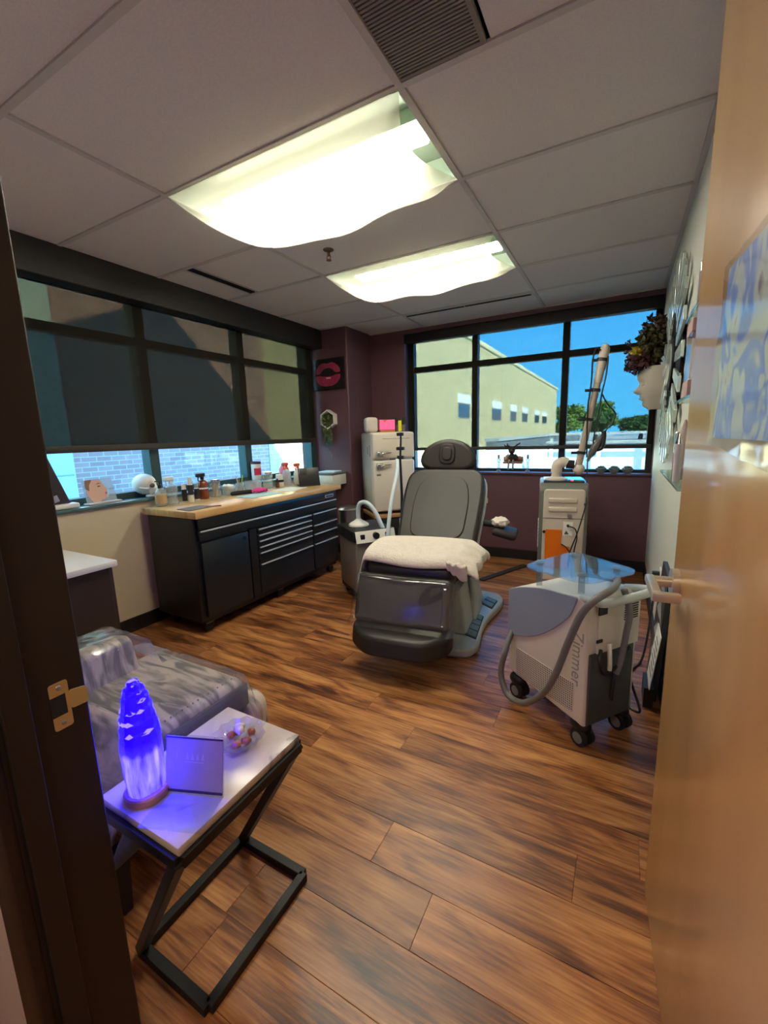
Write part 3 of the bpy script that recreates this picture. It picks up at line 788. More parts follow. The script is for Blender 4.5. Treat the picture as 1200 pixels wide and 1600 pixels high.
# ------------------------------------------------------------------ cryo cooling machine
def cryo():
    t = thing('cryo_machine', 'white and grey wheeled cold air machine with thick hose and vertical lettering', 'medical machine', (-.19, 2.026, 0), math.atan2(-.6, .8))
    wh = mat('warm_white_panel', (216, 206, 192), .42); gy = mat('blue_grey_panel', (140, 152, 166), .42); dk = mat('charcoal_panel', (72, 72, 70), .6)
    prof = rpoly([(-.205, .13), (.255, .095), (.25, .60), (.235, .652), (.0, .628), (-.13, .592), (-.20, .555)], [.02, .02, .02, .03, .1, .06, .02], 4)
    MB().prism(prof, -.145, .145, lambda a, b, h: (a, h, b)).build('body', wh, t, bevel=.012, seg=3)
    hood = rpoly([(-.206, .553), (-.13, .588), (.0, .624), (.20, .646), (.165, .555), (.09, .47), (-.03, .375), (-.207, .315)], [.005, .05, .05, .02, .02, .08, .1, .01], 4)
    for s in (-1, 1): MB().prism(hood, s*.142, s*.152, lambda a, b, h: (a, h, b)).build('side_panel', gy, t, bevel=.002)
    pf = dots_mat('perforated_white', (206, 196, 184), (84, 76, 68), .0105)
    for s in (-1, 1): MB().prism([(-.145, .272), (.198, .268), (.198, .14), (-.145, .132)], s*.144, s*.1475, lambda a, b, h: (a, h, b)).build('vent', pf, t)
    # rear face (local +X)
    B(.252, .262, -.135, .115, .11, .42).build('rear_recess', dk, t)
    B(.25, .262, -.10, .14, .42, .62).build('rear_panel', wh, t)
    B(.26, .266, -.105, -.06, .585, .625).build('power_inlet', M_black, t)
    gv = dots_mat('perforated_rear', (200, 192, 180), (70, 66, 60), .009); 
    for k in range(8): B(.2615, .2645, .045, .125, .535+k*.010, .540+k*.010).build('vent_slot', M_black, t)
    B(.262, .268, -.11, -.08, .47, .482).build('switch', M_black, t)
    # lettering on the side, reading downwards
    Mt = Matrix(((0, 1, 0, .172), (0, 0, -1, -.1455), (-1, 0, 0, .385), (0, 0, 0, 1)))
    # letters run down: text x -> -z, text y (up) -> +x
    Mt = Matrix.Translation((.205, -.1458, .385)) @ Matrix(((0, 1, 0, 0), (0, 0, -1, 0), (-1, 0, 0, 0), (0, 0, 0, 1)))
    text_part('lettering', 'Zimmer', .074, mat('letter_grey', (150, 150, 150), .5), t, Mt)
    # handle loop at the rear
    hp = [(.20, -.125, .64), (.27, -.14, .655), (.315, -.12, .66), (.315, .12, .66), (.27, .14, .655), (.20, .125, .64)]
    MB().tube(hp, .017, 10, sm=5).build('handle', mat('pale_grey_tube', (188, 194, 190), .4), t)
    # casters
    for x, y in ((.215, -.115), (.215, .115), (-.165, -.115), (-.165, .115)):
        c = MB().ball((x, y, .088), (.047, .036, .034), 16, 10).build('caster', M_black, t)
        for s in (-1, 1):
            MB().cyl((x+.012, y+s*.012, .038), (x+.012, y+s*.030, .038), .038, n=18).build('wheel', M_rubber, c)
            MB().cyl((x+.012, y+s*.0295, .038), (x+.012, y+s*.0315, .038), .024, n=14).build('wheel_hub', M_grey, c)
        MB().cyl((x, y, .09), (x, y, .125), .014, n=10).build('stem', M_steel, c)
    # thick hose
    HR = .0135
    hz = mat('hose_grey', (112, 110, 106), .5, bump=.15, bscale=30)
    pts = [(.10, .11, .675), (.22, .04, .70), (.31, -.10, .71), (.315, -.20, .685), (.27, -.215, .61), (.22, -.22, .47), (.165, -.22, .31), (.095, -.22, .18), (-.015, -.22, .075), (-.12, -.22, .06), (-.17, -.22, .14), (-.155, -.21, .26), (-.19, -.13, .35), (-.23, .0, .40)]
    MB().tube(pts, .0145, 12, sm=6).build('hose', hz, t)
    MB().tube([(.30, -.02, .69), (.315, .0, .60), (.30, .01, .50), (.295, .0, .40), (.29, -.02, .33)], .0125, 10, sm=5).build('hose_end', hz, t)
    MB().tube([(.275, -.05, .46), (.285, -.055, .40), (.283, -.05, .35)], .009, 8, sm=4).build('hook', M_white, t)
    MB().tube([(.272, .0, .33), (.278, -.02, .26), (.27, -.01, .20)], .008, 8, sm=4).build('hook', M_black, t)
    MB().tube([(.27, -.09, .44), (.29, -.12, .40), (.28, -.08, .34), (.29, -.02, .36), (.285, .05, .42), (.27, .09, .40)], .007, 7, sm=5).build('looped_cable', M_black, t)
    # acrylic tray on posts
    tp = rpoly([(-.055, -.215), (-.11, .165), (.245, .155), (.25, -.165)], .07, 6)
    tr = MB().prism(tp, .715, .723).build('tray', clear('blue_sheen_acrylic', (.86, .93, .98), 1.5, .03, film=.10, body=(180, 205, 230), boost=3.0), t)  # clear acrylic, its bluish reflection put into the tint and film colour
    for x, y in ((-.04, -.12), (-.05, .10), (.18, .09), (.17, -.10)):
        p = MB().cyl((x, y, .60), (x, y, .735), .013, n=12).build('tray_post', clear('frosted_post', (.85, .9, .92), 1.5, .1, film=.3, body=(170, 185, 195)), tr)
        MB().cyl((x, y, .724), (x, y, .729), .022, n=14).build('post_cap', clear('frosted_post', (.85, .9, .92), 1.5, .1, film=.3, body=(170, 185, 195)), p)
cryo()

# ------------------------------------------------------------------ laser tower
def laser():
    t = thing('laser_tower', 'tall beige laser tower with orange panel and long jointed arm by the back window', 'medical machine', (-.42, 3.82, 0), math.radians(9))
    wh = mat('beige_casing', (206, 194, 176), .42); dk = mat('grey_green_casing', (104, 106, 98), .45); og = mat('orange_panel', (226, 112, 8), .4)
    # local: front at y=-.24, x -.175..+.175
    MB().prism(rpoly([(-.26, .06), (.28, .06), (.28, .90), (-.20, .90), (-.25, .86)], [.02, .02, .06, .05, .03]), -.178, .178, lambda a, b, h: (h, a, b)).build('casing', dk, t, bevel=.02, seg=3)
    B(-.18, .18, -.20, .24, .03, .06).build('plinth', M_black, t)
    MB().prism(rpoly([(-.152, .11), (.152, .11), (.156, .855), (-.145, .855)], .03), -.262, -.235, lambda a, b, h: (a, h, b)).build('front_panel', wh, t, bevel=.01, seg=3)
    for z in (.77, .70): RB(-.11, .10, -.272, -.258, z-.022, z+.016, r=.01, seg=3).build('front_rib', wh, t)
    B(-.15, .15, -.2635, -.261, .622, .628).build('panel_seam', dk, t)
    MB().prism(rpoly([(-.125, .22), (.06, .22), (.06, .40), (-.005, .41), (-.005, .535), (-.125, .535)], .006), -.268, -.258, lambda a, b, h: (a, h, b)).build('orange_door', og, t, bevel=.002)
    MB().cyl((-.135, -.262, .515), (-.135, -.275, .515), .012, n=12).build('key_lock', M_black, t)
    lp = B(.005, .075, -.2645, -.262, .49, .60).build('connector_plate', M_paper, t)
    MB().cyl((.04, -.264, .57), (.04, -.275, .57), .011, n=12).build('connector', M_black, lp)
    MB().add([(.012, -.2655, .50), (.048, -.2655, .50), (.03, -.2655, .53)], [(0, 1, 2)]).build('warning_triangle', mat('warn', (90, 84, 70), .6), lp)
    MB().cyl((.05, -.264, .645), (.05, -.268, .645), .016, n=16).build('badge', M_steel, t)
    for k in range(8): B(-.182, -.177, -.17, -.06, .36+k*.03, .375+k*.03).build('side_slot', M_white, t)
    for x in (-.14, .14):
        for y in (-.17, .2): MB().cyl((x-.012, y, .03), (x+.012, y, .03), .03, n=14).build('caster', M_rubber, t)
    # top plate and arm
    RB(-.15, .15, -.19, .14, .895, .915, r=.006).build('top_plate', mat('smoked_top', (56, 58, 54), .25), t)
    MB().ball((.06, -.17, .915), (.010, .010, .006), 10, 6).build('red_light', mat('red_led', (255, 60, 60), emis=(255, 40, 50), estr=4), t)
    # arm built in local coordinates
    a = MB(); a.lathe([(.085, .915), (.085, .925), (.04, .94), (.032, .985)], 24, o=(-.055, -.10, 0)); a.build('arm_base', wh, t)
    MB().tube([(-.055, -.10, .975), (-.05, -.10, 1.03), (-.01, -.10, 1.055), (.02, -.10, 1.045)], .042, 14, sm=4).build('elbow', wh, t)
    MB().cyl((.015, -.10, 1.04), (.075, -.10, 1.035), .034, n=18).build('joint', M_black, t)
    MB().ball((.11, -.10, 1.0), (.045, .042, .045), 16, 10).build('knuckle', wh, t)
    p0 = Vector((.105, -.10, 1.02)); p1 = Vector((.255, -.10, 1.93))
    L = lambda s: tuple(p0.lerp(p1, s))
    tan = mat('tan_tube', (178, 164, 146), .35)
    MB().tube([L(0), L(.82)], [.027, .025], 16).build('arm_tube', tan, t)
    MB().tube([L(.70), L(.84)], .030, 16).build('arm_collar', wh, t)
    MB().tube([L(.80), L(.97), L(1.0)], [.034, .034, .02], 16).build('arm_head', wh, t)
    for s, r in ((.88, .042), (.64, .034), (.40, .032), (.12, .034)):
        o = MB().cyl(L(s-.012), L(s+.012), r, n=14).build('clamp', M_black, t)
        q = L(s); B(q[0]-.075, q[0]-.02, q[1]-.012, q[1]+.012, q[2]-.010, q[2]+.010).build('clip', M_black, o)
    cb = M_black
    off = lambda s, dx, dy=-.03: (L(s)[0]+dx, L(s)[1]+dy, L(s)[2])
    MB().tube([off(.95, -.03), off(.97, -.065), off(.88, -.07), off(.7, -.045), off(.5, -.03), off(.2, .02), off(.08, .045)], .006, 7, sm=5).build('cable', cb, t)
    MB().tube([off(.90, .03), off(.75, .045), off(.6, .045), off(.45, .055), off(.25, .06), off(.15, .075)], .006, 7, sm=5).build('cable', cb, t)
    MB().tube([off(.60, .05), off(.52, .10), off(.44, .17), off(.36, .16), off(.28, .12), off(.2, .09)], .0055, 7, sm=5).build('cable', cb, t)
    hp = MB().tube([off(.28, .12), off(.22, .10), off(.15, .08), off(.05, .055)], [.012, .024, .028, .012], 10, sm=3).build('handpiece', mat('hand_grey', (86, 84, 80), .4), t)
    MB().tube([off(.3, .12), off(.24, .13), off(.16, .13), off(.14, .07)], .018, 8, sm=4).build('handpiece_lever', M_black, hp)
    MB().tube([off(.05, .055), (.165, -.18, .85), (.155, -.30, .75), (.13, -.30, .62), (.10, -.30, .50), (.06, -.285, .36), (.05, -.27, .24)], .005, 7, sm=6).build('cable', cb, t)
    MB().tube([(.04, -.275, .57), (.09, -.29, .55), (.105, -.30, .48), (.09, -.29, .36), (.115, -.275, .20)], .005, 7, sm=6).build('cable', cb, t)
    MB().tube([(-.005, -.27, .42), (.03, -.28, .40), (.06, -.28, .35), (.065, -.28, .28)], .005, 7, sm=6).build('cable', cb, t)
    MB().tube([(.165, .0, .90), (.19, -.05, .70), (.20, -.08, .50), (.215, -.08, .36), (.18, -.08, .27)], .005, 7, sm=6).build('cable', mat('plum_cable', (70, 34, 38), .5), t)
    k = MB().ball((.155, -.285, .745), .012, 10, 8).build('cable_bead', cb, t)
laser()
# ------------------------------------------------------------------ fridge in the corner on a low table
A40 = math.radians(46)
def fr(x, y, z): return (-2.2+x*math.cos(A40)-y*math.sin(A40), 3.75+x*math.sin(A40)+y*math.cos(A40), z)
def fridge():
    t = thing('low_table', 'low black side table with a wooden top under the retro fridge', 'table', fr(.235, .255, 0), A40)
    wd = mat('pine_edge', (176, 132, 84), .5, var=.15, scale=6, stretch=(1, 6, 6))
    RB(-.245, .26, -.27, .20, .465, .50, r=.004).build('table_top', wd, t)
    B(-.225, .24, -.24, .19, .06, .465).build('body', mat('black_wood', (28, 25, 24), .5), t, bevel=.004)
    for z0, z1 in ((.28, .455), (.08, .27)):
        d = RB(-.215, .23, -.252, -.238, z0, z1, r=.004).build('drawer', mat('black_wood', (28, 25, 24), .5), t)
        MB().cyl((.045, -.252, (z0+z1)/2), (.045, -.27, (z0+z1)/2), .012, n=12).build('knob', M_blackm, d)
    for x in (-.2, .21):
        for y in (-.21, .16): B(x-.02, x+.02, y-.02, y+.02, 0, .06).build('leg', M_black, t)
    t = thing('retro_fridge', 'cream retro mini fridge with chrome latch handles in the back corner', 'fridge', fr(.225, .24, .50), A40)
    wh = mat('cream_enamel', (226, 214, 196), .22, coat=.3)
    RB(-.225, .225, -.19, .225, .02, .845, r=.025, seg=3).build('body', wh, t)
    B(-.20, .20, -.18, .2, 0, .02).build('plinth', M_black, t)
    up_ = RB(-.225, .225, -.245, -.195, .575, .84, r=.022, seg=3).build('freezer_door', wh, t)
    lo = RB(-.225, .225, -.245, -.195, .03, .562, r=.022, seg=3).build('fridge_door', wh, t)
    for par, z in ((up_, .63), (lo, .51)):
        h = RB(-.195, -.125, -.285, -.245, z-.024, z+.024, r=.012, seg=3).build('handle', M_chrome, par)
        MB().tube([(-.14, -.275, z), (-.09, -.278, z+.004), (-.04, -.27, z+.006)], [.011, .009, .006], 10, sm=3).build('latch_lever', M_chrome, par)
    MB().cyl((-.165, -.246, .445), (-.165, -.250, .445), .004, n=8).build('dot', M_grey, lo)
    RB(-.19, -.145, -.250, -.244, .405, .428, r=.008).build('badge', M_steel, lo)
    B(-.12, .17, -.2475, -.244, .775, .779).build('trim_line', M_chrome, up_)
    for y, z0, z1 in ((-.12, .68, .74), (-.09, .68, .74)): pass
    RB(-.232, -.224, -.15, -.135, .60, .72, r=.003).build('hinge_clip', mat('tan_clip', (150, 136, 116), .5), t)
    RB(-.232, -.224, -.07, -.06, .62, .70, r=.003).build('hinge_clip', mat('tan_clip', (150, 136, 116), .5), t)
    ztop = 1.3455
    s = thing('smart_speaker', 'white rounded smart speaker box on the left end of the fridge top', 'speaker', fr(.035, .16, ztop), A40)
    RB(-.065, .065, -.06, .06, 0, .15, r=.03, seg=4).build('shell', mat('speaker_cloth', (214, 204, 190), .8), s)
    MB().cyl((0, 0, .149), (0, 0, .152), .03, n=18).build('top_ring', M_white, s)
    s = thing('glowing_display', 'small bright pink glowing display on the fridge top', 'display', fr(.195, .10, ztop), A40)
    RB(-.085, .085, .0, .045, .018, .125, r=.008, seg=3).build('case', mat('rose_case', (226, 120, 130), .4), s)
    m, n, l, b = nodes_of('pink_screen')
    b.inputs['Base Color'].default_value = (0, 0, 0, 1); b.inputs['Emission Color'].default_value = lin((255, 96, 140))+(1,); b.inputs['Emission Strength'].default_value = .62
    B(-.08, .08, -.001, .001, .024, .12).build('screen', m, s)
    MB().add([(-.05, -.0015, .12), (-.005, -.0015, .12), (-.03, -.0015, .09)], [(0, 1, 2)]).build('screen_icon', mat('icon_brown', (180, 70, 60), emis=(190, 80, 60), estr=.3), s)
    RB(-.075, .085, -.002, .05, 0, .018, r=.004).build('stand', mat('honey_wood', (190, 120, 70), .5), s)
    s = thing('potted_plant', 'small dark spiky plant in a grey pot at the right end of the fridge top', 'plant', fr(.36, .16, ztop), A40)
    MB().lathe([(.035, 0), (.05, .005), (.055, .07), (.05, .07), (.046, .06)], 20).build('pot', mat('stone_pot', (120, 108, 98), .7), s)
    b = MB(); rnd = random.Random(2)
    for k in range(26):
        a = rnd.uniform(0, 6.28); r = rnd.uniform(.02, .07); h = rnd.uniform(.04, .10)
        b.tube([(0, 0, .055), (r*.5*math.cos(a), r*.5*math.sin(a), .06+h*.6), (r*math.cos(a), r*math.sin(a), .06+h)], [.006, .006, .001], 5)
    b.build('leaves', mat('dark_leaf', (44, 52, 34), .6), s)
fridge()

# ------------------------------------------------------------------ stainless bin
def bin_():
    t = thing('trash_bin', 'round stainless steel bin between the tool cabinet and the fridge', 'bin', (-2.43, 3.63, 0))
    MB().lathe([(.115, 0), (.118, .03)], 28).build('foot_ring', M_black, t)
    MB().lathe([(.112, .03), (.115, .56)], 28).build('body', M_steel, t)
    MB().lathe([(.118, .555), (.12, .58), (.10, .60), (.04, .612), (0, .614)], 28).build('lid', M_steel, t)
    RB(-.03, .03, -.16, -.11, .012, .022, r=.004).build('pedal', M_black, t)
bin_()

# ------------------------------------------------------------------ smoke evacuator
def evac():
    th = math.atan2(-.6, .8)
    t = thing('suction_unit', 'grey suction unit with black top, white nozzle and hose left of the chair', 'medical machine', (-1.815, 2.935, 0), th)
    body = mat('warm_grey_casing', (128, 120, 110), .5)
    RB(-.20, .20, -.165, .165, .085, .50, r=.018, seg=3).build('body', body, t)
    B(-.195, .195, -.16, .16, .055, .10).build('plinth', M_black, t, bevel=.006)
    top = MB().prism([(-.19, .50), (.19, .50), (.19, .515), (.12, .60), (-.19, .60)], -.175, .175, lambda a, b, h: (a, h, b))
    top = MB().box(-.21, .19, -.175, .175, .50, .585).build('top_box', M_black, t, bevel=.006)
    pn = MB().prism([(-.165, 0), (.165, 0), (.165, .085), (-.165, .085)], 0, .008, lambda a, b, h: (.192+h+(.085-b)*.35, a, .50+b)).build('control_panel', M_white, t)
    for y in (-.11, .10): RB(.20, .222, y-.018, y+.018, .525, .562, r=.004).build('rocker_switch', M_black, pn)
    MB().cyl((.20, 0, .545), (.232, 0, .545), .026, n=20).build('knob', M_black, pn)
    for x in (-.15, .15):
        for y in (-.12, .12):
            c = MB().cyl((x, y-.012, .03), (x, y+.012, .03), .03, n=16).build('caster', M_rubber, t)
            MB().cyl((x, y, .05), (x, y, .08), .012, n=8).build('stem', M_steel, c)
    hz = mat('pale_hose', (196, 208, 212), .4)
    MB().lathe([(.085, 0), (.083, .012), (.03, .045), (.021, .055)], 26, o=(-.035, -.045, .587)).build('nozzle', M_white, t)
    MB().tube([(-.035, -.045, .635), (-.035, -.045, .72), (-.01, -.03, .775), (.045, .01, .775), (.095, .05, .71), (.13, .08, .62), (.16, .10, .55)], .018, 10, sm=6).build('hose', hz, t)
    MB().tube([(.235, .09, .42), (.225, .10, .55), (.15, .17, .78), (.02, .29, 1.0), (-.085, .345, 1.10)], .016, 10, sm=6).build('hose', hz, t)
evac()
def stand():
    t = thing('clip_stand', 'thin black stand with clamps and a yellow tag in front of the fridge', 'stand', (-1.665, 3.31, 0))
    for k in range(3):
        a = k*2.094+.5; MB().tube([(0, 0, .05), (.16*math.cos(a), .16*math.sin(a), .008)], .008, 8).build('leg', M_black, t)
    MB().tube([(0, 0, .04), (0, 0, .55), (.004, 0, .80), (-.004, 0, 1.10), (.006, 0, 1.27), (.006, 0, 1.33)], [.016, .016, .012, .010, .008, .008], 10).build('pole', M_black, t)
    for z, w_ in ((1.315, .028), (1.195, .034), (1.12, .03)):
        c = RB(-w_, w_, -.016, .016, z-.014, z+.014, r=.004).build('clamp', M_black, t)
    MB().tube([(-.02, 0, 1.11), (-.06, -.01, 1.105), (-.10, -.01, 1.105)], .005, 6).build('clip_arm', M_blackm, t)
    for z in (.56, .46): B(-.0175, .0175, -.018, -.0165, z-.03, z+.03).build('sticker', M_paper, t)
    B(-.014, .014, -.003, .003, 1.34, 1.43).build('tag', mat('yellow_tag', (222, 216, 40), .5), t)
stand()

# ------------------------------------------------------------------ white topped counter by the door
def counter():
    t = thing('counter_cabinet', 'dark brown cabinet under a white counter top beside the doorway', 'cabinet', (-2.5, .715, 0))
    dk = mat('espresso_laminate', (50, 36, 32), .45, var=.06, scale=10, stretch=(1, 1, .1))
    B(-.43, .40, -.365, .36, .08, .735).build('body', dk, t, bevel=.003)
    B(-.40, .36, -.36, .30, 0, .08).build('kick_plate', M_black, t)
    for x0, x1 in ((-.425, -.015), (-.010, .395)):
        d = RB(x0, x1, .358, .376, .09, .725, r=.003).build('door', dk, t)
        MB().cyl((x1-.05 if x0 < -.2 else x0+.05, .376, .60), (x1-.05 if x0 < -.2 else x0+.05, .392, .60), .008, n=10).build('knob', M_steel, d)
    RB(-.445, .43, -.37, .385, .7355, .7635, r=.004).build('counter_top', mat('white_laminate', (222, 220, 214), .25), t)
counter()

# ------------------------------------------------------------------ armchair wrapped in plastic (faces +X)
def armchair():
    t = thing('slipper_chair', 'low grey zebra-print chair wrapped in clear plastic beside the marble side table', 'chair', (-1.42, .74, 0))
    zb = zebra('zebra_fabric', (204, 188, 170), (108, 101, 95), 1.6)
    RB(-.26, .265, -.10, .27, .19, .455, r=.045, seg=4).build('seat', zb, t)
    sec = [(-.31, .19), (-.13, .19), (-.15, .42), (-.185, .565), (-.215, .578), (-.31, .56)]
    MB().prism(rpoly(sec, .02, 4), -.10, .125, lambda a, b_, h: (a, h, b_)).build('backrest', zb, t, bevel=.02, seg=3)
    # near side: fabric falling outwards from the seat and back edge to the floor frame
    def side(u, v):
        x = -.31+.575*u; top = .572 if x < -.19 else (.572-(x+.19)/.09*.115 if x < -.10 else .457)
        y = -.085-.20*v**.8-.012*math.sin(9*u)*v; return (x, y, top-(top-.17)*v)
    MB().grid(side, 24, 10).build('side_panel', zb, t, ang=180, solid=.02)
    RB(-.02, .30, .20, .355, .13, .375, r=.07, seg=5).build('side_bolster', zb, t)
    MB().grid(lambda u, v: (.268+.03*v*(1-u), -.09-.19*(1-u)*v+.345*u, .435-.25*v), 10, 6).build('front_panel', mat('grey_velvet', (84, 84, 90), .7, var=.25, scale=9), t, ang=180, solid=.012)
    for x, y in ((.26, -.235), (.34, .275), (-.24, -.235), (-.24, .235)):
        MB().prism([(-.022, -.022), (.022, -.022), (.022, .022), (-.022, .022)], 0, .20, lambda a, b_, h: (x+a*(.6+2*h), y+b_*(.6+2*h), h)).build('leg', M_black, t)
    nail = mat('nail_silver', (206, 200, 190), .25, metal=1)
    g = MB()
    for k in range(17): g.ball((.228, -.075+k*.020, .4555), .0032, 6, 4)
    g.build('seat_nailheads', nail, t)['kind'] = 'stuff'
    g = MB()
    for k in range(11): g.ball((-.180, -.085+k*.019, .552), .0032, 6, 4)
    g.build('back_nailheads', nail, t)['kind'] = 'stuff'
    film = clear('crinkled_furniture_film', (.95, .95, .95), 1.48, .14, film=.13, body=(205, 200, 196), boost=1.5)
    rnd = random.Random(8)
    def env(u, v):          # draped sheet: u across X (back to front), v across Y
        x = -.33+.62*u; y = -.11+.40*v
        if x < -.17: z = .590
        elif x < -.09: z = .590-(x+.17)/.08*.115
        else: z = .470
        if y > .13 and x < -.09: z = max(.462, .59-(y-.13)*3.2)
        if y > .26: z -= (y-.26)*3.0
        if x > .26: z -= (x-.26)*3.5
        return (x+.004*rnd.random(), y+.004*rnd.random(), z+.006*rnd.random()+.004)
    MB().grid(env, 26, 18).build('plastic_cover', film, t, ang=25)
    def skirt(u, v):
        p = side(u, v); return (p[0]+.004*rnd.random(), p[1]-.022+.006*rnd.random(), p[2]+.012)
    MB().grid(skirt, 18, 9).build('plastic_skirt', film, t, ang=25)
armchair()

# ------------------------------------------------------------------ small C table with marble top
def ctable():
    t = thing('side_table', 'small black metal frame side table with white marble top', 'table', (-.82, .575, 0))
    # top frame centre (-.82,.575): half x .125, half y .172 ; base shifted to x -.89 y .635
    s = .0125
    def bar(p, q): 
        P, Q = Vector(p), Vector(q); d = (Q-P).normalized(); a = Vector((0, 0, 1)) if abs(d.z) < .85 else Vector((0, 1, 0))
        u = d.cross(a).normalized()*s; v = d.cross(u).normalized()*s
        return MB().add([P+u+v, P-u+v, P-u-v, P+u-v, Q+u+v, Q-u+v, Q-u-v, Q+u-v], [(0, 1, 2, 3), (7, 6, 5, 4), (0, 4, 5, 1), (1, 5, 6, 2), (2, 6, 7, 3), (3, 7, 4, 0)])
    hx, hy = .128, .172; z0, z1 = .012, .520
    bx, by = -.072, .062
    b0 = [(bx-hx, by-hy, z0), (bx+hx, by-hy, z0), (bx+hx, by+hy, z0), (bx-hx, by+hy, z0)]
    for k in range(4): bar(b0[k], b0[(k+1) % 4]).build('base_bar', M_blackm, t, bevel=.002)
    tp = [(-hx, -hy, z1), (hx, -hy, z1), (hx, hy, z1), (-hx, hy, z1)]
    for k in range(4): bar(tp[k], tp[(k+1) % 4]).build('top_bar', M_blackm, t, bevel=.002)
    tp2 = [(x, y, z1-.03) for x, y, z in tp]
    bar((hx*.97, -hy, z1), (bx-hx, by-hy, z0)).build('leg', M_blackm, t, bevel=.002)
    bar((hx, hy, z1), (bx-hx, by+hy, z0)).build('leg', M_blackm, t, bevel=.002) if False else bar((hx*.97, hy, z1), (bx-hx, by+hy, z0)).build('leg', M_blackm, t, bevel=.002)
    bar((-hx+.02, -hy+.0, z1-.012), (-hx+.02, hy, z1-.012)).build('cross_bar', M_blackm, t, bevel=.002)
    m, n, l, b = nodes_of('white_marble')
    tcx = n.new('ShaderNodeTexCoord'); nz = n.new('ShaderNodeTexNoise'); nz.inputs['Scale'].default_value = 5; nz.inputs['Detail'].default_value = 6; nz.inputs['Distortion'].default_value = 1.5
    l.new(tcx.outputs['Object'], nz.inputs['Vector']); r = ramp(n, [(.30, (112, 104, 106)), (.40, (196, 182, 170)), (.6, (208, 194, 178))]); l.new(nz.outputs['Fac'], r.inputs[0]); l.new(r.outputs[0], b.inputs['Base Color']); b.inputs['Roughness'].default_value = .22
    RB(-.132, .132, -.176, .176, z1+.0115, z1+.032, r=.004).build('marble_top', m, t)
ctable()
ZS = .5525
def lamp():
    t = thing('selenite_lamp', 'glowing blue-violet selenite tower lamp on a round wooden base', 'lamp', (-.866, .455, ZS)); t.scale = (1, 1, 1.15)
    MB().lathe([(.045, 0), (.046, .012), (.043, .016)], 30).build('base', mat('beech_base', (196, 140, 104), .5), t)
    m, n, l, b = nodes_of('glowing_selenite')
    tcx = n.new('ShaderNodeTexCoord'); s = n.new('ShaderNodeSeparateXYZ'); l.new(tcx.outputs['Object'], s.inputs[0])
    mp = n.new('ShaderNodeMapping'); mp.inputs['Scale'].default_value = (60, 60, 9); l.new(tcx.outputs['Object'], mp.inputs[0])
    nz = n.new('ShaderNodeTexNoise'); nz.inputs['Scale'].default_value = 1; nz.inputs['Detail'].default_value = 3; l.new(mp.outputs[0], nz.inputs['Vector'])
    mr = n.new('ShaderNodeMapRange'); mr.inputs[1].default_value = .095; mr.inputs[2].default_value = .125; mr.inputs[3].default_value = 1; mr.inputs[4].default_value = 0
    l.new(s.outputs['Z'], mr.inputs[0])
    mu = n.new('ShaderNodeMath'); mu.operation = 'MULTIPLY'; l.new(mr.outputs[0], mu.inputs[0]); l.new(nz.outputs['Fac'], mu.inputs[1])
    r = ramp(n, [(.02, (0, 0, 0)), (.36, (0, 0, 0)), (.56, (0, 0, 0)), (.7, (0, 0, 0))])
    for k, c in enumerate(((.0006, 0, 1, 1), (.0018, .0006, 1, 1), (.0088, .0064, 1, 1), (.0165, .013, 1, 1))): r.color_ramp.elements[k].color = c
    l.new(mu.outputs[0], r.inputs[0]); l.new(r.outputs[0], b.inputs['Emission Color']); b.inputs['Emission Strength'].default_value = 17.0
    b.inputs['Base Color'].default_value = lin((40, 30, 120))+(1,); b.inputs['Roughness'].default_value = .35
    rnd = random.Random(3)
    def layer(zs, name, par):
        v = []; f = []; N = 14; sec = []
        for z, r_, seed in zs:
            q = random.Random(seed); ring = [(r_*(1+.10*(q.random()-.5))*math.cos(2*PI*i/N), r_*(1+.10*(q.random()-.5))*math.sin(2*PI*i/N), z+.006*(q.random()-.5)) for i in range(N)]
            v += ring
        K = len(zs)
        f = [(k*N+i, k*N+(i+1) % N, (k+1)*N+(i+1) % N, (k+1)*N+i) for k in range(K-1) for i in range(N)]+[tuple(range(N))[::-1], tuple((K-1)*N+i for i in range(N))]
        return MB().add(v, f).build(name, m, par, ang=18)
    cz = layer([(.016, .038, 1), (.05, .041, 2), (.11, .0395, 3), (.124, .0385, 4)], 'crystal', t)
    hi = bpy.data.materials.new('lit_facet'); hi.use_nodes = True; bb = hi.node_tree.nodes['Principled BSDF']; MATS['lit_facet'] = hi
    bb.inputs['Base Color'].default_value = lin((60, 50, 150))+(1,); bb.inputs['Emission Color'].default_value = (.013, .009, 1, 1); bb.inputs['Emission Strength'].default_value = 17
    z = .120; q = random.Random(6)
    for k, (r_, h) in enumerate(((.0375, .026), (.0345, .024), (.0305, .022), (.0265, .020), (.0215, .017), (.0125, .016))):
        st = layer([(z, r_*1.02, 20+k), (z+h*.75, r_*.98, 30+k), (z+h, r_*.86, 40+k)], 'step', cz)
        for j in range(3):
            a = q.uniform(-2.6, .6); w_ = q.uniform(.18, .42)
            v = [(r_*1.0*math.cos(a-w_), r_*1.0*math.sin(a-w_), z+h*.72), (r_*1.03*math.cos(a), r_*1.03*math.sin(a), z+h*.66), (r_*1.0*math.cos(a+w_), r_*1.0*math.sin(a+w_), z+h*.80), (r_*.90*math.cos(a), r_*.90*math.sin(a), z+h*.98)]
            MB().add(v, [(0, 1, 2, 3)]).build('bright_facet', hi, st)
        z += h-.003
    MB().box(-.008, .006, -.006, .008, z-.006, z+.004).build('tip_facet', hi, cz)
lamp()
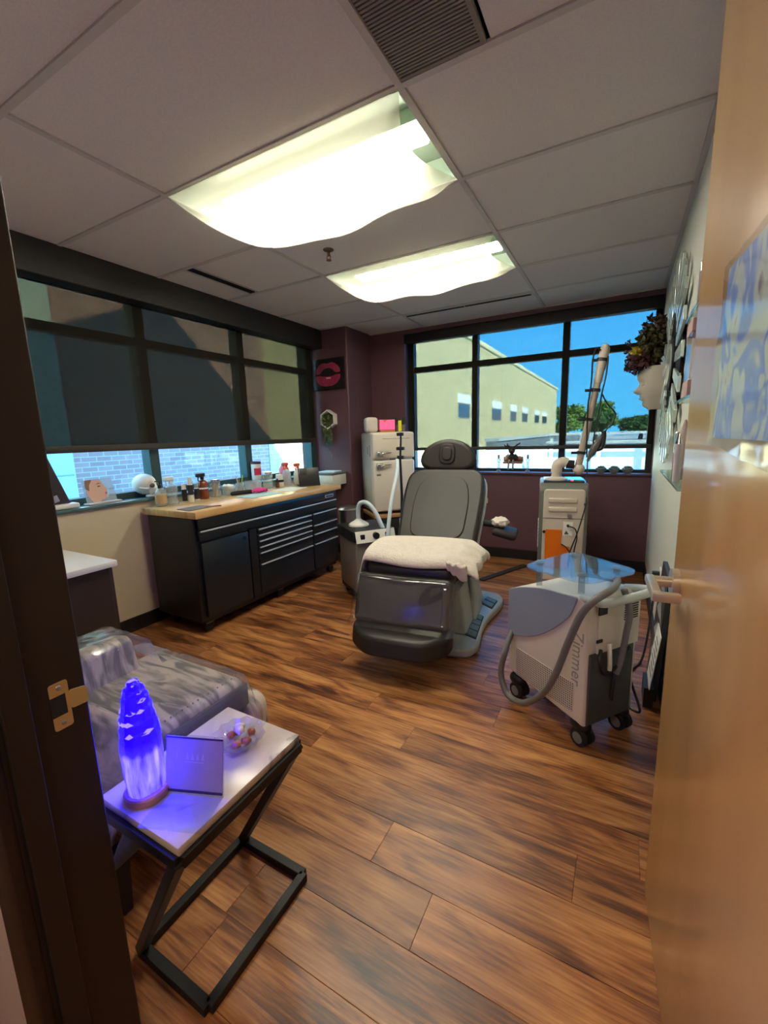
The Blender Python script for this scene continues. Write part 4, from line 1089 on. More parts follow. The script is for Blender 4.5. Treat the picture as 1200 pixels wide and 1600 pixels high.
def sign():
    t = thing('acrylic_sign', 'upright acrylic sign holder with a lavender card beside the glowing lamp', 'sign', (-.752, .474, ZS), math.radians(21))
    B(-.075, .06, -.06, .03, 0, .0025).build('foot', M_clear, t)
    M = rotm('X', -12, (0, .028, 0))
    MB().box(-.075, .06, .026, .031, 0, .125, M=M).build('holder', clear('clear_acrylic_sheet', (.93, .94, .97), 1.5, .02), t)
    c = MB().box(-.074, .058, .0275, .0295, .004, .122, M=M).build('card', mat('lavender_card', (176, 158, 160), .5), t)
    e = mat('dark_edge', (54, 40, 66), .4)
    MB().box(-.074, .058, .0255, .0272, .004, .009, M=M).build('card_edge', e, t)
    MB().box(-.074, .058, .0255, .0272, .119, .122, M=M).build('card_edge', e, t)
    lg = mat('faint_logo', (190, 178, 190), .5); b = MB()
    for k, x in enumerate((-.028, -.016, -.004, .008)):
        b.add([(x, .0268, .074), (x+.008, .0268, .074), (x+.004, .0268, .090)], [(0, 1, 2)])
    b.box(-.03, .014, .0266, .0270, .068, .070)
    for i, p in enumerate(b.v): b.v[i] = tuple(M @ Vector(p))
    b.build('faint_emblem', lg, c)
sign()
def dish():
    t = thing('glass_dish', 'clear scalloped glass dish on the marble table top', 'dish', (-.80, .655, ZS))
    gl = clear('cut_glass', (.93, .93, .95), 1.5, .06, film=.10, body=(215, 205, 215), boost=2)
    N = 48; v = []; prof = [(.0, .002), (.035, .003), (.052, .014), (.062, .032), (.058, .032), (.048, .017), (.03, .007), (0, .006)]
    b = MB(); n = N
    for r, z in prof:
        for i in range(n):
            a = 2*PI*i/n; k = 1+.07*math.cos(12*a)*(1 if r > .04 else 0); v.append((r*k*math.cos(a), r*k*math.sin(a), z))
    b.add(v, [(k*n+i, k*n+(i+1) % n, (k+1)*n+(i+1) % n, (k+1)*n+i) for k in range(len(prof)-1) for i in range(n)]).build('bowl', gl, t, ang=25)
    cols = [(168, 96, 74), (186, 116, 92), (216, 196, 184), (226, 212, 206), (160, 92, 76), (206, 160, 140), (150, 88, 70)]
    names = ['russet wrapped sweet nearest the sign holder', 'round russet sweet at the near side of the dish', 'pale wrapped sweet in the middle of the dish', 'white twisted wrapper on top of the dish', 'brown sweet at the right of the dish', 'pinkish sweet at the left of the dish', 'small brown sweet at the far rim of the dish']
    pos = [(-.024, -.006), (.012, -.022), (0, .004), (-.012, .014), (.024, -.002), (-.028, .012), (.012, .028)]
    for k in range(7):
        rnd = random.Random(k)
        s = thing('wrapped_sweet', names[k], 'sweet', (-.80+pos[k][0], .655+pos[k][1], ZS+.0085+(.016 if k in (2, 3) else 0)), rnd.uniform(0, 3), group='sweets in the glass dish')
        MB().ball((0, 0, .010), (.013, .010, .010), 12, 8, lambda d: 1+.12*math.sin(9*d.x+4*d.y)).build('sweet', mat('sweet_%d' % k, cols[k], .3), s)
        w_ = clear('sweet_wrap', (.96, .95, .95), 1.5, .1, film=.15, boost=3)
        for sg in (-1, 1): MB().prism([(sg*.010, -.002), (sg*.022, -.009), (sg*.024, .009), (sg*.010, .003)], .009, .0105).build('wrapper_end', w_, s)
dish()
# ------------------------------------------------------------------ pillar: lips picture and hexagon planter
def lips():
    t = thing('lips_picture', 'black canvas picture of glossy pink lips on the plum pillar', 'picture', (-2.825, PY-.0105, 1.978))
    B(-.212, .212, -.010, .010, -.16, .16).build('canvas', mat('black_canvas', (14, 8, 11), .5), t)
    pk = mat('lip_pink', (140, 40, 70), .35, var=.6, scale=9, stretch=(1, 1, .4)); hi = mat('lip_highlight', (232, 170, 170), .3)
    upl = [(-.165, .005), (-.15, .06), (-.11, .10), (-.06, .12), (0, .105), (.05, .122), (.10, .105), (.15, .06), (.165, .012), (.10, .008), (.06, .05), (.0, .065), (-.06, .05), (-.10, .006)]
    lol = [(-.165, -.012), (-.10, -.012), (-.05, -.025), (.05, -.025), (.10, -.012), (.165, -.008), (.15, -.065), (.11, -.105), (.05, -.125), (-.04, -.128), (-.11, -.11), (-.15, -.07)]
    for nm, p in (('upper_lip', upl), ('lower_lip', lol)): MB().prism(rpoly(p, .02, 3), -.0125, -.009, lambda a, b, h: (a, h, b)).build(nm, pk, t)
    MB().prism(rpoly([(-.03, -.035), (.04, -.035), (.035, -.05), (-.02, -.05)], .006), -.0135, -.012, lambda a, b, h: (a, h, b)).build('gloss', hi, t)
lips()
def hexp():
    t = thing('wall_planter', 'white hexagon wall planter with a trailing green plant on the plum pillar', 'planter', (-2.835, PY-.001, 1.50))
    o = [(.105*math.cos(math.radians(30+60*k)), .105*math.sin(math.radians(30+60*k))) for k in range(6)]
    i = [(x*.84, y*.84) for x, y in o]
    b = MB(); v = [(x, d, z) for d in (-.06, 0) for x, z in o]+[(x, d, z) for d in (-.06, 0) for x, z in i]
    f = []
    for k in range(6):
        j = (k+1) % 6
        f += [(k, j, 6+j, 6+k), (12+k, 18+k, 18+j, 12+j), (k, 12+k, 12+j, j), (6+k, 6+j, 18+j, 18+k)]
    b.add(v, f).build('hexagon_frame', M_white, t)
    MB().prism(i, -.003, 0, lambda a, b_, h: (a, h, b_)).build('back_plate', mat('planter_back', (120, 100, 70), .7), t)
    gr = mat('trailing_green', (92, 98, 56), .7, var=.3, scale=40); rnd = random.Random(6); b = MB()
    leaves(b, (-.025, -.04, -.005), (.075, .035, .065), 260, .020, rnd)
    for s in range(12):
        x0 = rnd.uniform(-.085, .035); L = rnd.uniform(.12, .27) if s else .40
        if not s: x0 = .02
        for k in range(int(L/.008)):
            z = -.03-k*.008; x = x0+.012*math.sin(k*.3+s)
            p = Vector((x, -.05+rnd.uniform(-.01, .01), z)); a = rnd.uniform(0, 6.28); sz = .017 if s else .009
            u = Vector((math.cos(a), .3, math.sin(a)))*sz; w_ = Vector((-math.sin(a), .2, math.cos(a)))*sz*.6
            b.add([p-u, p+w_, p+u, p-w_], [(0, 1, 2, 3)])
    b.build('trailing_leaves', gr, t, ang=180)
hexp()

# ------------------------------------------------------------------ things on the worktop
def bottle(name, lab, cat_, x, y, prof, m, cap=None, capm=None, label=None, lm=None, n=20, extra=None, z=ZT, grp='bottles on the worktop'):
    t = thing(name, lab, cat_, (x, y, z), group=grp)
    if z == ZT: t.scale = (1.12, 1.12, 1.12)
    MB().lathe(prof, n).build('body', m, t)
    if cap: MB().lathe(cap, n).build('cap', capm, t)
    if label:
        r, z0, z1 = label; MB().lathe([(r, z0), (r, z1)], n).build('label', lm, t)
    if extra: extra(t)
    return t
M_cl = clear('clear_bottle', (.90, .95, .95), 1.5, .03, film=.24, body=(220, 228, 226), boost=2.0)
M_amber = mat('amber_glass', (120, 52, 16), .12, coat=.5)
M_lab = mat('tan_label', (196, 160, 110), .6); M_dl = mat('dark_label', (34, 30, 30), .5)
def sprayer(z, m, s=1.0):
    def f(t):
        MB().cyl((0, 0, z), (0, 0, z+.018*s), .013*s, n=12).build('collar', m, t)
        MB().rbox(-.012*s, .012*s, -.048*s, .022*s, z+.018*s, z+.046*s, r=.008*s, seg=2).build('spray_head', m, t)
        MB().tube([(0, -.03*s, z+.02*s), (0, -.034*s, z+.002*s), (0, -.026*s, z-.012*s)], .005*s, 6).build('trigger', m, t)
    return f
def pump(t):
    MB().cyl((0, 0, .112), (0, 0, .135), .012, n=12).build('collar', M_black, t)
    MB().tube([(0, 0, .135), (0, 0, .158), (.0, -.028, .158)], .0045, 8).build('pump', M_black, t)
bottle('pump_bottle', 'short pump bottle with tan label and black pump near the skull', 'bottle', -2.86, 1.875, [(.030, 0), (.034, .004), (.034, .085), (.026, .105), (.012, .115)], M_cl, label=(.0345, .015, .075), lm=M_lab, extra=pump)
bottle('spray_bottle', 'empty clear spray bottle left of the dark-labelled tubes', 'bottle', -2.85, 1.955, [(.034, 0), (.036, .01), (.030, .05), (.040, .09), (.036, .115), (.014, .135)], M_cl, extra=sprayer(.135, mat('frosted_nozzle', (214, 226, 220), .4), 1.0))
for x, y, h, lb, c in ((-2.84, 2.05, .125, 'slim white tube with dark label, leftmost of three', .30), (-2.80, 2.075, .165, 'tallest slim white tube with dark label, middle of three', .28), (-2.85, 2.165, .115, 'short dark tube with clear cap beside the amber bottle', .27)):
    bottle('cosmetic_tube', lb, 'tube', x, y, [(.015, 0), (.016, .003), (.016, h*.72), (.014, h*.74)], M_white, cap=[(.0135, h*.74), (.0135, h*.97), (.009, h)], capm=M_cl if h == .115 else M_white, label=(.0164, h*.08 if h != .165 else h*.3, h*.70), lm=M_dl, grp='slim tubes on the worktop')
bottle('amber_spray_bottle', 'amber brown spray bottle with black sprayer and white band', 'bottle', -2.87, 2.24, [(.034, 0), (.036, .004), (.036, .105), (.028, .125), (.013, .135)], M_amber, label=(.0365, .070, .080), lm=M_paper, extra=sprayer(.135, M_black))
def jar(name, lab, x, y, r, h, lid=True, fill=None, z=ZT):
    t = thing(name, lab, 'jar', (x, y, z), group='glass jars on the worktop')
    MB().lathe([(r*.9, 0), (r, .006), (r, h*.86), (r*.94, h*.88)], 24).build('glass', M_cl, t)
    if lid:
        MB().lathe([(r*.98, h*.88), (r*.98, h*.97), (r*.3, h)], 24).build('lid', M_chrome if lid == 1 else M_cl, t)
    if fill: fill(t)
    return t
def swabs(t):
    rnd = random.Random(4); m1 = mat('swab_wood', (206, 172, 128), .7)
    for k in range(16):
        a, b_ = rnd.uniform(0, 6.28), rnd.uniform(0, 6.28); r1, r2_ = .028*rnd.random()**.5, .034*rnd.random()**.5
        s = MB().cyl((r1*math.cos(a), r1*math.sin(a), .006), (r2_*math.cos(b_), r2_*math.sin(b_), .105), .0032, n=6).build('swab', m1, t)
jar('swab_jar', 'lidded glass jar full of wooden swab sticks', -2.865, 2.35, .043, .145, 1, swabs)
M_cut = clear('crystal_glass', (.92, .95, .96), 1.55, .05, film=.34, body=(220, 226, 226), boost=3.0)
def cutbowl(name, lab, x, y, r, h, fill=False):
    t = thing(name, lab, 'bowl', (x, y, ZT), group='cut glass bowls on the worktop')
    n = 36; K = 8; v = []
    for k in range(K+1):
        for i in range(n):
            a = 2*PI*(i+.5*(k % 2))/n; q = r*(.86+.14*k/K)*(1+.03*((i+k) % 2)); v.append((q*math.cos(a), q*math.sin(a), .003+h*k/K))
    MB().add(v, [(k*n+i, k*n+(i+1) % n, (k+1)*n+(i+1) % n, (k+1)*n+i) for k in range(K) for i in range(n)]+[tuple(range(n))[::-1]]).build('bowl', M_cut, t, ang=5)
    if fill:
        b = MB(); rnd = random.Random(1)
        for k in range(16): b.ball((r*.6*math.cos(k*2.4)*(k/16)**.5, r*.6*math.sin(k*2.4)*(k/16)**.5, h*.75+.02*rnd.random()), .018, 8, 6)
        o = b.build('cotton_wool', M_paper, t); o['kind'] = 'stuff'
cutbowl('crystal_bowl', 'cut glass bowl heaped with cotton wool behind the black pouch', -2.85, 2.475, .062, .075, True)
cutbowl('crystal_bowl', 'wider cut glass bowl between the pen cup and the lidded jar', -2.845, 2.735, .082, .085)
def pencup():
    t = thing('pen_cup', 'cut glass cup holding pens and a green applicator', 'cup', (-2.86, 2.60, ZT))
    n = 24; v = []
    for k in range(7):
        for i in range(n): a = 2*PI*(i+.5*(k % 2))/n; v.append((.032*math.cos(a), .032*math.sin(a), .003+.085*k/6))
    MB().add(v, [(k*n+i, k*n+(i+1) % n, (k+1)*n+(i+1) % n, (k+1)*n+i) for k in range(6) for i in range(n)]+[tuple(range(n))[::-1]]).build('cup', M_cut, t, ang=5)
    for k, (c, h) in enumerate((((150, 190, 60), .15), ((40, 40, 40), .13), ((190, 190, 186), .14), ((60, 70, 60), .125), ((160, 130, 90), .12))):
        a = k*1.26; MB().cyl((.012*math.cos(a), .012*math.sin(a), .006), (.034*math.cos(a+.5), .034*math.sin(a+.5), h), .004, n=7).build('pen', mat('pen_%d' % k, c, .5), t)
pencup()
t = thing('black_pouch', 'black zipped pencil pouch lying in front of the glass bowls', 'pouch', (-2.745, 2.515, ZT), math.radians(75))
MB().tube([(-.10, 0, .014), (-.09, 0, .016), (.02, .004, .018), (.09, 0, .015), (.10, 0, .013)], [.006, .015, .017, .015, .006], 12).build('pouch', mat('black_cloth', (24, 22, 24), .8), t)
B(-.08, .08, -.002, .002, .031, .0345).build('zip', M_blackm, t)
jar('glass_jar', 'tall lidded glass jar right of the wide cut glass bowl', -2.85, 2.93, .045, .155, 1)
def gloves():
    t = thing('pink_gloves', 'crumpled bright pink gloves lying in the middle of the worktop', 'gloves', (-2.69, 2.655, ZT))
    m = mat('hot_pink', (222, 40, 132), .5); rnd = random.Random(12)
    MB().ball((0, 0, .024), (.05, .07, .018), 18, 10, lambda d: 1+.22*math.sin(8*d.x+3)*math.sin(7*d.y)).build('glove', m, t)
    for k in range(7):
        a = k*.9; MB().tube([(.02*math.cos(a), .03*math.sin(a), .02), (.045*math.cos(a), .06*math.sin(a), .024), (.055*math.cos(a+.4), .085*math.sin(a+.4), .010)], [.009, .009, .006], 8, sm=3).build('finger', m, t)
gloves()
bottle('small_dropper_bottle', 'small brown dropper bottle beside the white jar', 'bottle', -2.80, 3.0, [(.014, 0), (.016, .003), (.016, .035), (.008, .045)], mat('brown_glass', (92, 48, 28), .2), cap=[(.009, .045), (.009, .06), (.004, .075)], capm=M_black)
bottle('cream_jar', 'white jar with black band near the spray bottles', 'jar', -2.865, 3.10, [(.034, 0), (.036, .003), (.036, .06)], M_white, cap=[(.030, .06), (.030, .095), (.026, .1)], capm=M_white, label=(.0362, .035, .055), lm=M_black)
M_coral = mat('coral_plastic', (222, 92, 70), .4)
bottle('coral_spray_bottle', 'clear spray bottle with coral red sprayer by the black tablet', 'bottle', -2.855, 3.195, [(.036, 0), (.038, .004), (.038, .10), (.024, .14), (.014, .15)], clear('pale_liquid', (.9, .9, .92), 1.5, .05, film=.45, body=(226, 222, 222)), cap=[(.026, .138), (.022, .150), (.014, .155)], capm=M_coral, extra=sprayer(.15, M_coral))
bottle('white_spray_bottle', 'white spray bottle with coral head behind the black tablet', 'bottle', -2.80, 3.30, [(.038, 0), (.040, .004), (.040, .09), (.022, .135), (.013, .14)], M_white, extra=sprayer(.138, M_coral))
bottle('pink_bottle', 'rounded pink bottle on the window sill behind the coral sprayer', 'bottle', -3.0, 3.30, [(.03, 0), (.034, .004), (.034, .09), (.02, .11), (.012, .12)], mat('rose_plastic', (222, 120, 130), .4), cap=[(.012, .12), (.012, .14)], capm=M_white, z=WZ0)
def wipes():
    t = thing('wipes_canister', 'white wipes canister with dark lid and red label on the window sill', 'canister', (-3.0, 2.945, WZ0))
    MB().lathe([(.044, 0), (.046, .004), (.046, .165)], 26).build('body', M_white, t)
    MB().lathe([(.048, .163), (.048, .182), (.040, .188)], 26).build('lid', mat('dark_lid', (56, 32, 34), .5), t)
    b = MB(); 
    for k in range(8):
        a0 = math.radians(-70+k*11); a1 = math.radians(-70+(k+1)*11)
        b.add([(.0466*math.cos(a0), .0466*math.sin(a0), .06), (.0466*math.cos(a1), .0466*math.sin(a1), .06), (.0466*math.cos(a1), .0466*math.sin(a1), .125), (.0466*math.cos(a0), .0466*math.sin(a0), .125)], [(0, 1, 2, 3)])
    b.build('label', mat('red_label', (206, 40, 66), .5), t)
wipes()
def tablet():
    t = thing('tablet_computer', 'black tablet in an open folio case at the right end of the worktop', 'tablet', (-2.58, 3.20, ZT), math.radians(52))
    RB(-.10, .10, -.02, .13, 0, .010, r=.004).build('keyboard_flap', M_black, t)
    MB().rbox(-.10, .10, -.006, .006, 0, .165, r=.004, M=rotm('X', -14) @ Matrix.Translation((0, 0, .008))).build('screen', mat('tablet_back', (30, 30, 32), .35), t)
    MB().rbox(-.085, -.02, -.013, -.006, .10, .15, r=.003, M=rotm('X', -14) @ Matrix.Translation((0, 0, .008))).build('camera_flap', mat('tablet_flap', (40, 40, 44), .5), t)
tablet()
tag(MB().prism(rpoly([(-.075, -.09), (.07, -.10), (.075, .10), (-.07, .09)], .01), 0, .003).build('clipboard', mat('slate_board', (92, 88, 84), .4), loc=(-2.52, 1.89, ZT)), 'thin dark clipboard at the near left corner of the worktop', 'clipboard')
tag(MB().prism([(-.11, -.15), (.10, -.16), (.11, .14), (-.10, .15)], 0, .002).build('paper_sheet', M_paper, loc=(-2.60, 2.93, ZT), rotz=.2), 'white paper sheet lying in front of the spray bottles', 'paper')
tag(MB().prism([(-.10, -.17), (.11, -.16), (.10, .16), (-.11, .17)], 0, .002).build('blue_pad', mat('pale_blue_sheet', (176, 206, 214), .7), loc=(-2.585, 2.55, ZT), rotz=-.1), 'pale blue absorbent sheet lying in front of the black pouch', 'sheet')
tag(B(-.05, .05, -.012, .012, 0, .004).build('dark_card', mat('card_brown', (90, 66, 60), .6), loc=(-2.46, 1.99, ZT), rotz=.9), 'small dark strip of card beside the clipboard', 'card')
def cart():
    t = thing('wall_bin', 'small white wall box with dark rim beside the pillar beyond the cabinet', 'box', (-2.78, 3.80, .80))
    RB(-.125, .125, -.12, .135, 0, .115, r=.008).build('body', M_white, t)
    RB(-.13, .13, -.125, .138, .112, .135, r=.005).build('rim', mat('grey_rim', (96, 100, 104), .5), t)
    tag(B(-.09, .10, -.08, .09, 0, .012).build('paper_towels', mat('blue_white_paper', (206, 222, 236), .8), loc=(-2.78, 3.80, .936), rotz=.15), 'pale blue folded paper towels on the white wall box', 'paper towels')
cart()

# ------------------------------------------------------------------ left window sill
def skull():
    t = thing('skull', 'white decorative skull on the left window sill', 'skull', (-3.0, 1.865, WZ0), math.radians(-58))
    m = mat('bone_white', (226, 222, 210), .5, var=.05, scale=12); dk = mat('socket', (96, 80, 66), .8)
    # faces +X/+Y ; local front is +Y
    def f(d):
        k = 1.0
        def dent(c, w_, a): 
            c = Vector(c).normalized(); q = max(0, d.dot(c)); return a*math.exp(-(1-q)/w_)
        k -= dent((.55, .80, .02), .025, .20)+dent((-.55, .80, .02), .025, .20)+dent((0, 1, -.30), .012, .15)
        k -= dent((.9, .35, -.45), .06, .16)+dent((-.9, .35, -.45), .06, .16)
        k += dent((0, .85, -.72), .05, .16)
        return k
    MB().ball((0, -.012, .095), (.066, .082, .074), 48, 32, f).build('cranium', m, t, ang=180)
    MB().ball((0, .050, .052), (.040, .034, .042), 28, 18, lambda d: 1-.16*math.exp(-((d.z-.55)/.18)**2)*max(0, d.y)).build('face_bone', m, t, ang=180)
    for s in (-1, 1):
        MB().ball((s*.030, .058, .086), (.018, .016, .016), 14, 10).build('eye_socket', dk, t)
        MB().tube([(s*.050, .045, .066), (s*.060, .015, .068), (s*.062, -.02, .075)], [.009, .008, .006], 8, sm=3).build('cheekbone', m, t)
    MB().ball((0, .082, .060), (.008, .006, .013), 10, 8).build('nose_hole', dk, t)
    b = MB()
    for k in range(8): b.box(-.024+k*.006+.0006, -.018+k*.006-.0006, .074, .084, .020, .034)
    b.build('teeth', M_white, t)['kind'] = 'stuff'
    MB().rbox(-.034, .034, .0, .082, .0, .020, r=.009, seg=3).build('jaw', m, t)
skull()
def facecard():
    t = thing('brochure_card', 'clear acrylic card with a printed face portrait on the window sill', 'card', (-2.995, 1.555, WZ0), math.radians(6))
    M = rotm('Y', -14)
    sk = mat('print_skin', (214, 168, 146), .5)
    MB().box(-.002, .002, -.10, .10, .012, .165, M=M).build('acrylic', clear('card_acrylic', (.9, .95, .97), 1.5, .03, film=.35, body=(206, 216, 220)), t)
    def flat(poly, d, nm, mm):
        b = MB().prism(poly, .002+d, .0026+d, lambda a, b_, h: tuple(M @ Vector((h, a, b_)))); return b.build(nm, mm, t)
    fp = [(-.072, .158), (.012, .162), (.030, .146), (.034, .130), (.031, .119), (.057, .094), (.043, .085), (.049, .077), (.041, .070), (.047, .063), (.037, .055), (.039, .041), (.018, .027), (-.006, .024), (-.012, .014), (-.060, .014), (-.085, .070)]
    flat(rpoly(fp, .006, 3), 0, 'printed_face', sk)
    dk = mat('print_brown', (96, 66, 56), .6)
    flat(rpoly([(-.012, .116), (.002, .122), (.018, .117), (.002, .112)], .003), .0007, 'printed_eye', dk)
    flat(rpoly([(.030, .070), (.047, .078), (.046, .062), (.032, .060)], .003), .0007, 'printed_lips', mat('print_lip', (196, 92, 100), .5))
    flat(rpoly([(-.018, .130), (.004, .139), (.024, .134), (.004, .133)], .001), .0007, 'printed_brow', dk)
    flat(rpoly([(-.088, .11), (-.078, .162), (-.03, .164), (-.058, .13), (-.066, .09)], .008), .0007, 'printed_hair', mat('print_hair', (130, 96, 78), .6))
    tl = mat('print_grey', (150, 140, 140), .6)
    for k, z in enumerate((.135, .095, .06)): flat([(-.097, z), (-.082, z), (-.082, z+.004), (-.097, z+.004)], .0007, 'printed_line', tl)
    for z in (.09, .05): flat([(.066, z), (.094, z), (.094, z+.004), (.066, z+.004)], .0007, 'printed_line', tl)
    RB(-.03, .035, -.11, .11, 0, .013, r=.004).build('card_foot', mat('tan_foot', (196, 180, 160), .5), t)
facecard()
def board():
    t = thing('dark_display_board', 'dark picture board leaning on a white foot at the near end of the sill', 'display board', (-2.985, 1.16, WZ0))
    M = rotm('X', 17, (0, .2, .03))
    MB().rbox(-.008, .008, -.01, .20, .035, .42, r=.004, M=M).build('board', mat('plum_board', (58, 44, 48), .3), t)
    MB().rbox(.0075, .0095, .10, .15, .07, .11, r=.001, M=M).build('pale_mark', mat('pale_mark', (150, 150, 170), .4), t)
    RB(-.03, .04, -.05, .235, 0, .034, r=.012, seg=3).build('foot', M_white, t)
board()

# ------------------------------------------------------------------ back sill
def moose():
    t = thing('swing_bench', 'miniature wooden swing bench hung between two glass posts on the back sill', 'ornament', (-.965, 4.452, .9055))
    for s in (-1, 1):
        p = MB().lathe([(.022, 0), (.022, .012), (.016, .016), (.016, .11), (.022, .115), (.022, .135)], 16, o=(s*.145, 0, 0)).build('post', clear('post_glass', (.85, .9, .86), 1.5, .05, film=.3, body=(160, 170, 150), boost=2), t)
        MB().cyl((s*.145, 0, .135), (s*.145, 0, .175), .012, n=10).build('finial', M_steel, p)
    MB().cyl((-.145, 0, .10), (.145, 0, .10), .0035, n=8).build('rod', M_steel, t)
    wd = mat('honey_oak', (150, 100, 56), .5)
    RB(-.095, .095, -.03, .03, .085, .105, r=.004).build('seat', wd, t)
    RB(-.10, .095, .02, .032, .105, .155, r=.004).build('bench_back', wd, t)
    u = thing('moose_figure', 'dark brown antlered moose figurine sitting on the miniature bench', 'figurine', (-.975, 4.442, 1.0115))
    br = mat('moose_brown', (46, 32, 28), .8)
    MB().ball((0, 0, .04), (.035, .028, .045), 14, 10).build('torso', br, u)
    hd = MB().ball((0, -.012, .115), (.034, .03, .038), 14, 10).build('head', br, u)
    MB().ball((0, -.04, .105), (.02, .022, .018), 12, 8).build('muzzle', mat('moose_muzzle', (80, 56, 46), .8), hd)
    for s in (-1, 1):
        MB().tube([(s*.018, 0, .145), (s*.04, 0, .16), (s*.065, 0, .155+.02*(s > 0)), (s*.075, 0, .17+.02*(s > 0))], .0065, 7, sm=3).build('antler', br, hd)
        MB().tube([(s*.045, 0, .158), (s*.05, 0, .18)], .005, 6).build('antler_tine', br, hd)
        MB().tube([(s*.03, -.005, .07), (s*.055, -.015, .045), (s*.05, -.03, .02)], .012, 8, sm=3).build('arm', mat('moose_sleeve', (190, 160, 130), .8) if s < 0 else br, u)
        MB().tube([(s*.018, -.015, .012), (s*.022, -.045, .008), (s*.022, -.05, -.045), (s*.024, -.06, -.075)], .009, 8, sm=3).build('leg', mat('moose_leg', (130, 130, 126), .8), u)
    tag(MB().ball((0, 0, .028), (.028, .024, .028), 12, 8).build('bear_ornament', mat('tan_ornament', (150, 96, 66), .7), loc=(-.90, 4.44, 1.0115)), 'small tan round ornament beside the moose on the miniature bench', 'ornament')
moose()
def pots():
    lb = ['leftmost of three small grey bowls of succulents on the back sill', 'middle of three small grey bowls of succulents on the back sill', 'rightmost of three small grey bowls of succulents on the back sill']
    for k in range(3):
        t = thing('succulent_bowl', lb[k], 'planter', (-.165+.108*k, 4.47, .9055), group='succulent bowls on the back sill')
        MB().lathe([(.022, 0), (.024, .004), (.045, .03), (.046, .048), (.04, .048)], 20).build('bowl', mat('stone_grey', (112, 116, 108), .7), t)
        b = MB(); rnd = random.Random(k)
        for i in range(22):
            a = i*2.4; r = .036*(i/22)**.5; b.tube([(r*.6*math.cos(a), r*.6*math.sin(a), .042), (r*1.1*math.cos(a), r*1.1*math.sin(a), .058+.012*(1-i/22))], [.007, .002], 5)
        b.build('succulent', mat('succulent_green', (88, 104, 84), .7), t)
pots()

# ------------------------------------------------------------------ right wall: shelves, mirror, face planter
M_sh = clear('glass_shelf', (.80, .93, .88), 1.5, .03, film=.10, body=(170, 200, 190), boost=2.5)
def shelf(name_l, y0, y1, z):
    t = thing('glass_shelf', name_l, 'shelf', (XR, (y0+y1)/2, z), group='glass shelves on the right wall')
    h = (y1-y0)/2
    B(-.098, -.004, -h, h, 0, .008).build('pane', M_sh, t, bevel=.001)
    for s in (-1, 1): MB().rbox(-.03, 0, s*h*.7-.012, s*h*.7+.012, -.012, .0, r=.003).build('bracket', M_chrome, t)
shelf('lowest glass shelf on the right wall, holding slim bottles', 1.46, 2.12, 1.125)
shelf('middle glass shelf on the right wall, holding the rose gift box', 1.22, 1.74, 1.38)
shelf('top glass shelf on the right wall, holding a capped clear bottle', 1.20, 1.62, 1.605)
def shelf_items():
    ro = mat('rose_beige', (196, 160, 148), .5); tn = mat('blush', (214, 190, 178), .45)
    g = 'bottles on the glass shelves'
    bottle('capped_bottle', 'tall clear bottle with a white cap on the top glass shelf', 'bottle', .185, 1.50, [(.03, 0), (.032, .004), (.032, .12), (.026, .135), (.014, .14)], M_cl, cap=[(.015, .14), (.015, .175), (.012, .18)], capm=M_white, label=(.0325, .02, .10), lm=mat('plum_label', (90, 72, 84), .5), z=1.6135, grp=g)
    tag(RB(-.03, .03, -.03, .03, 0, .20, r=.003).build('white_carton', mat('cream_carton', (226, 218, 196), .6), loc=(.18, 1.36, 1.6135)), 'tall cream carton on the top glass shelf beside the door edge', 'carton')
    t = thing('gift_box', 'rose beige boxed set with a clear front on the middle glass shelf', 'gift box', (.185, 1.53, 1.3885))
    B(-.04, .04, -.06, .06, 0, .045).build('box_base', ro, t, bevel=.002); B(-.04, .04, -.06, .06, .17, .205).build('box_lid', ro, t, bevel=.002)
    B(-.038, .038, -.058, .058, .045, .17).build('clear_front', clear('clear_sleeve', (.93, .9, .9), 1.5, .05, film=.25, body=(214, 196, 188)), t)
    for y in (-.03, .0, .03): MB().lathe([(.011, .047), (.011, .12), (.006, .13), (.006, .155)], 12, o=(0, y, 0)).build('vial', tn, t)
    bottle('slim_bottle', 'slim blush bottle with pointed cap on the lowest glass shelf', 'bottle', .175, 1.72, [(.016, 0), (.017, .003), (.017, .13)], tn, cap=[(.017, .13), (.012, .16), (.003, .195)], capm=tn, z=1.1335, grp=g)
    bottle('slim_bottle', 'slim chrome-capped bottle at the far end of the lowest glass shelf', 'bottle', .18, 1.93, [(.013, 0), (.014, .003), (.014, .08)], mat('mauve_glass', (120, 96, 104), .3), cap=[(.014, .08), (.014, .15), (.01, .155)], capm=M_chrome, z=1.1335, grp=g)
    bottle('slim_bottle', 'dark slim bottle nearest the door on the lowest glass shelf', 'bottle', .185, 1.57, [(.017, 0), (.018, .003), (.018, .17), (.01, .18)], mat('ink_glass', (40, 40, 44), .25), cap=[(.01, .18), (.01, .21)], capm=M_chrome, z=1.1335, grp=g)
    bottle('slim_bottle', 'slanted white applicator tube between the slim bottles on the lowest glass shelf', 'bottle', .155, 1.645, [(.010, 0), (.011, .003), (.011, .12)], M_white, cap=[(.011, .12), (.004, .15)], capm=M_chrome, z=1.1335, grp=g)
shelf_items()
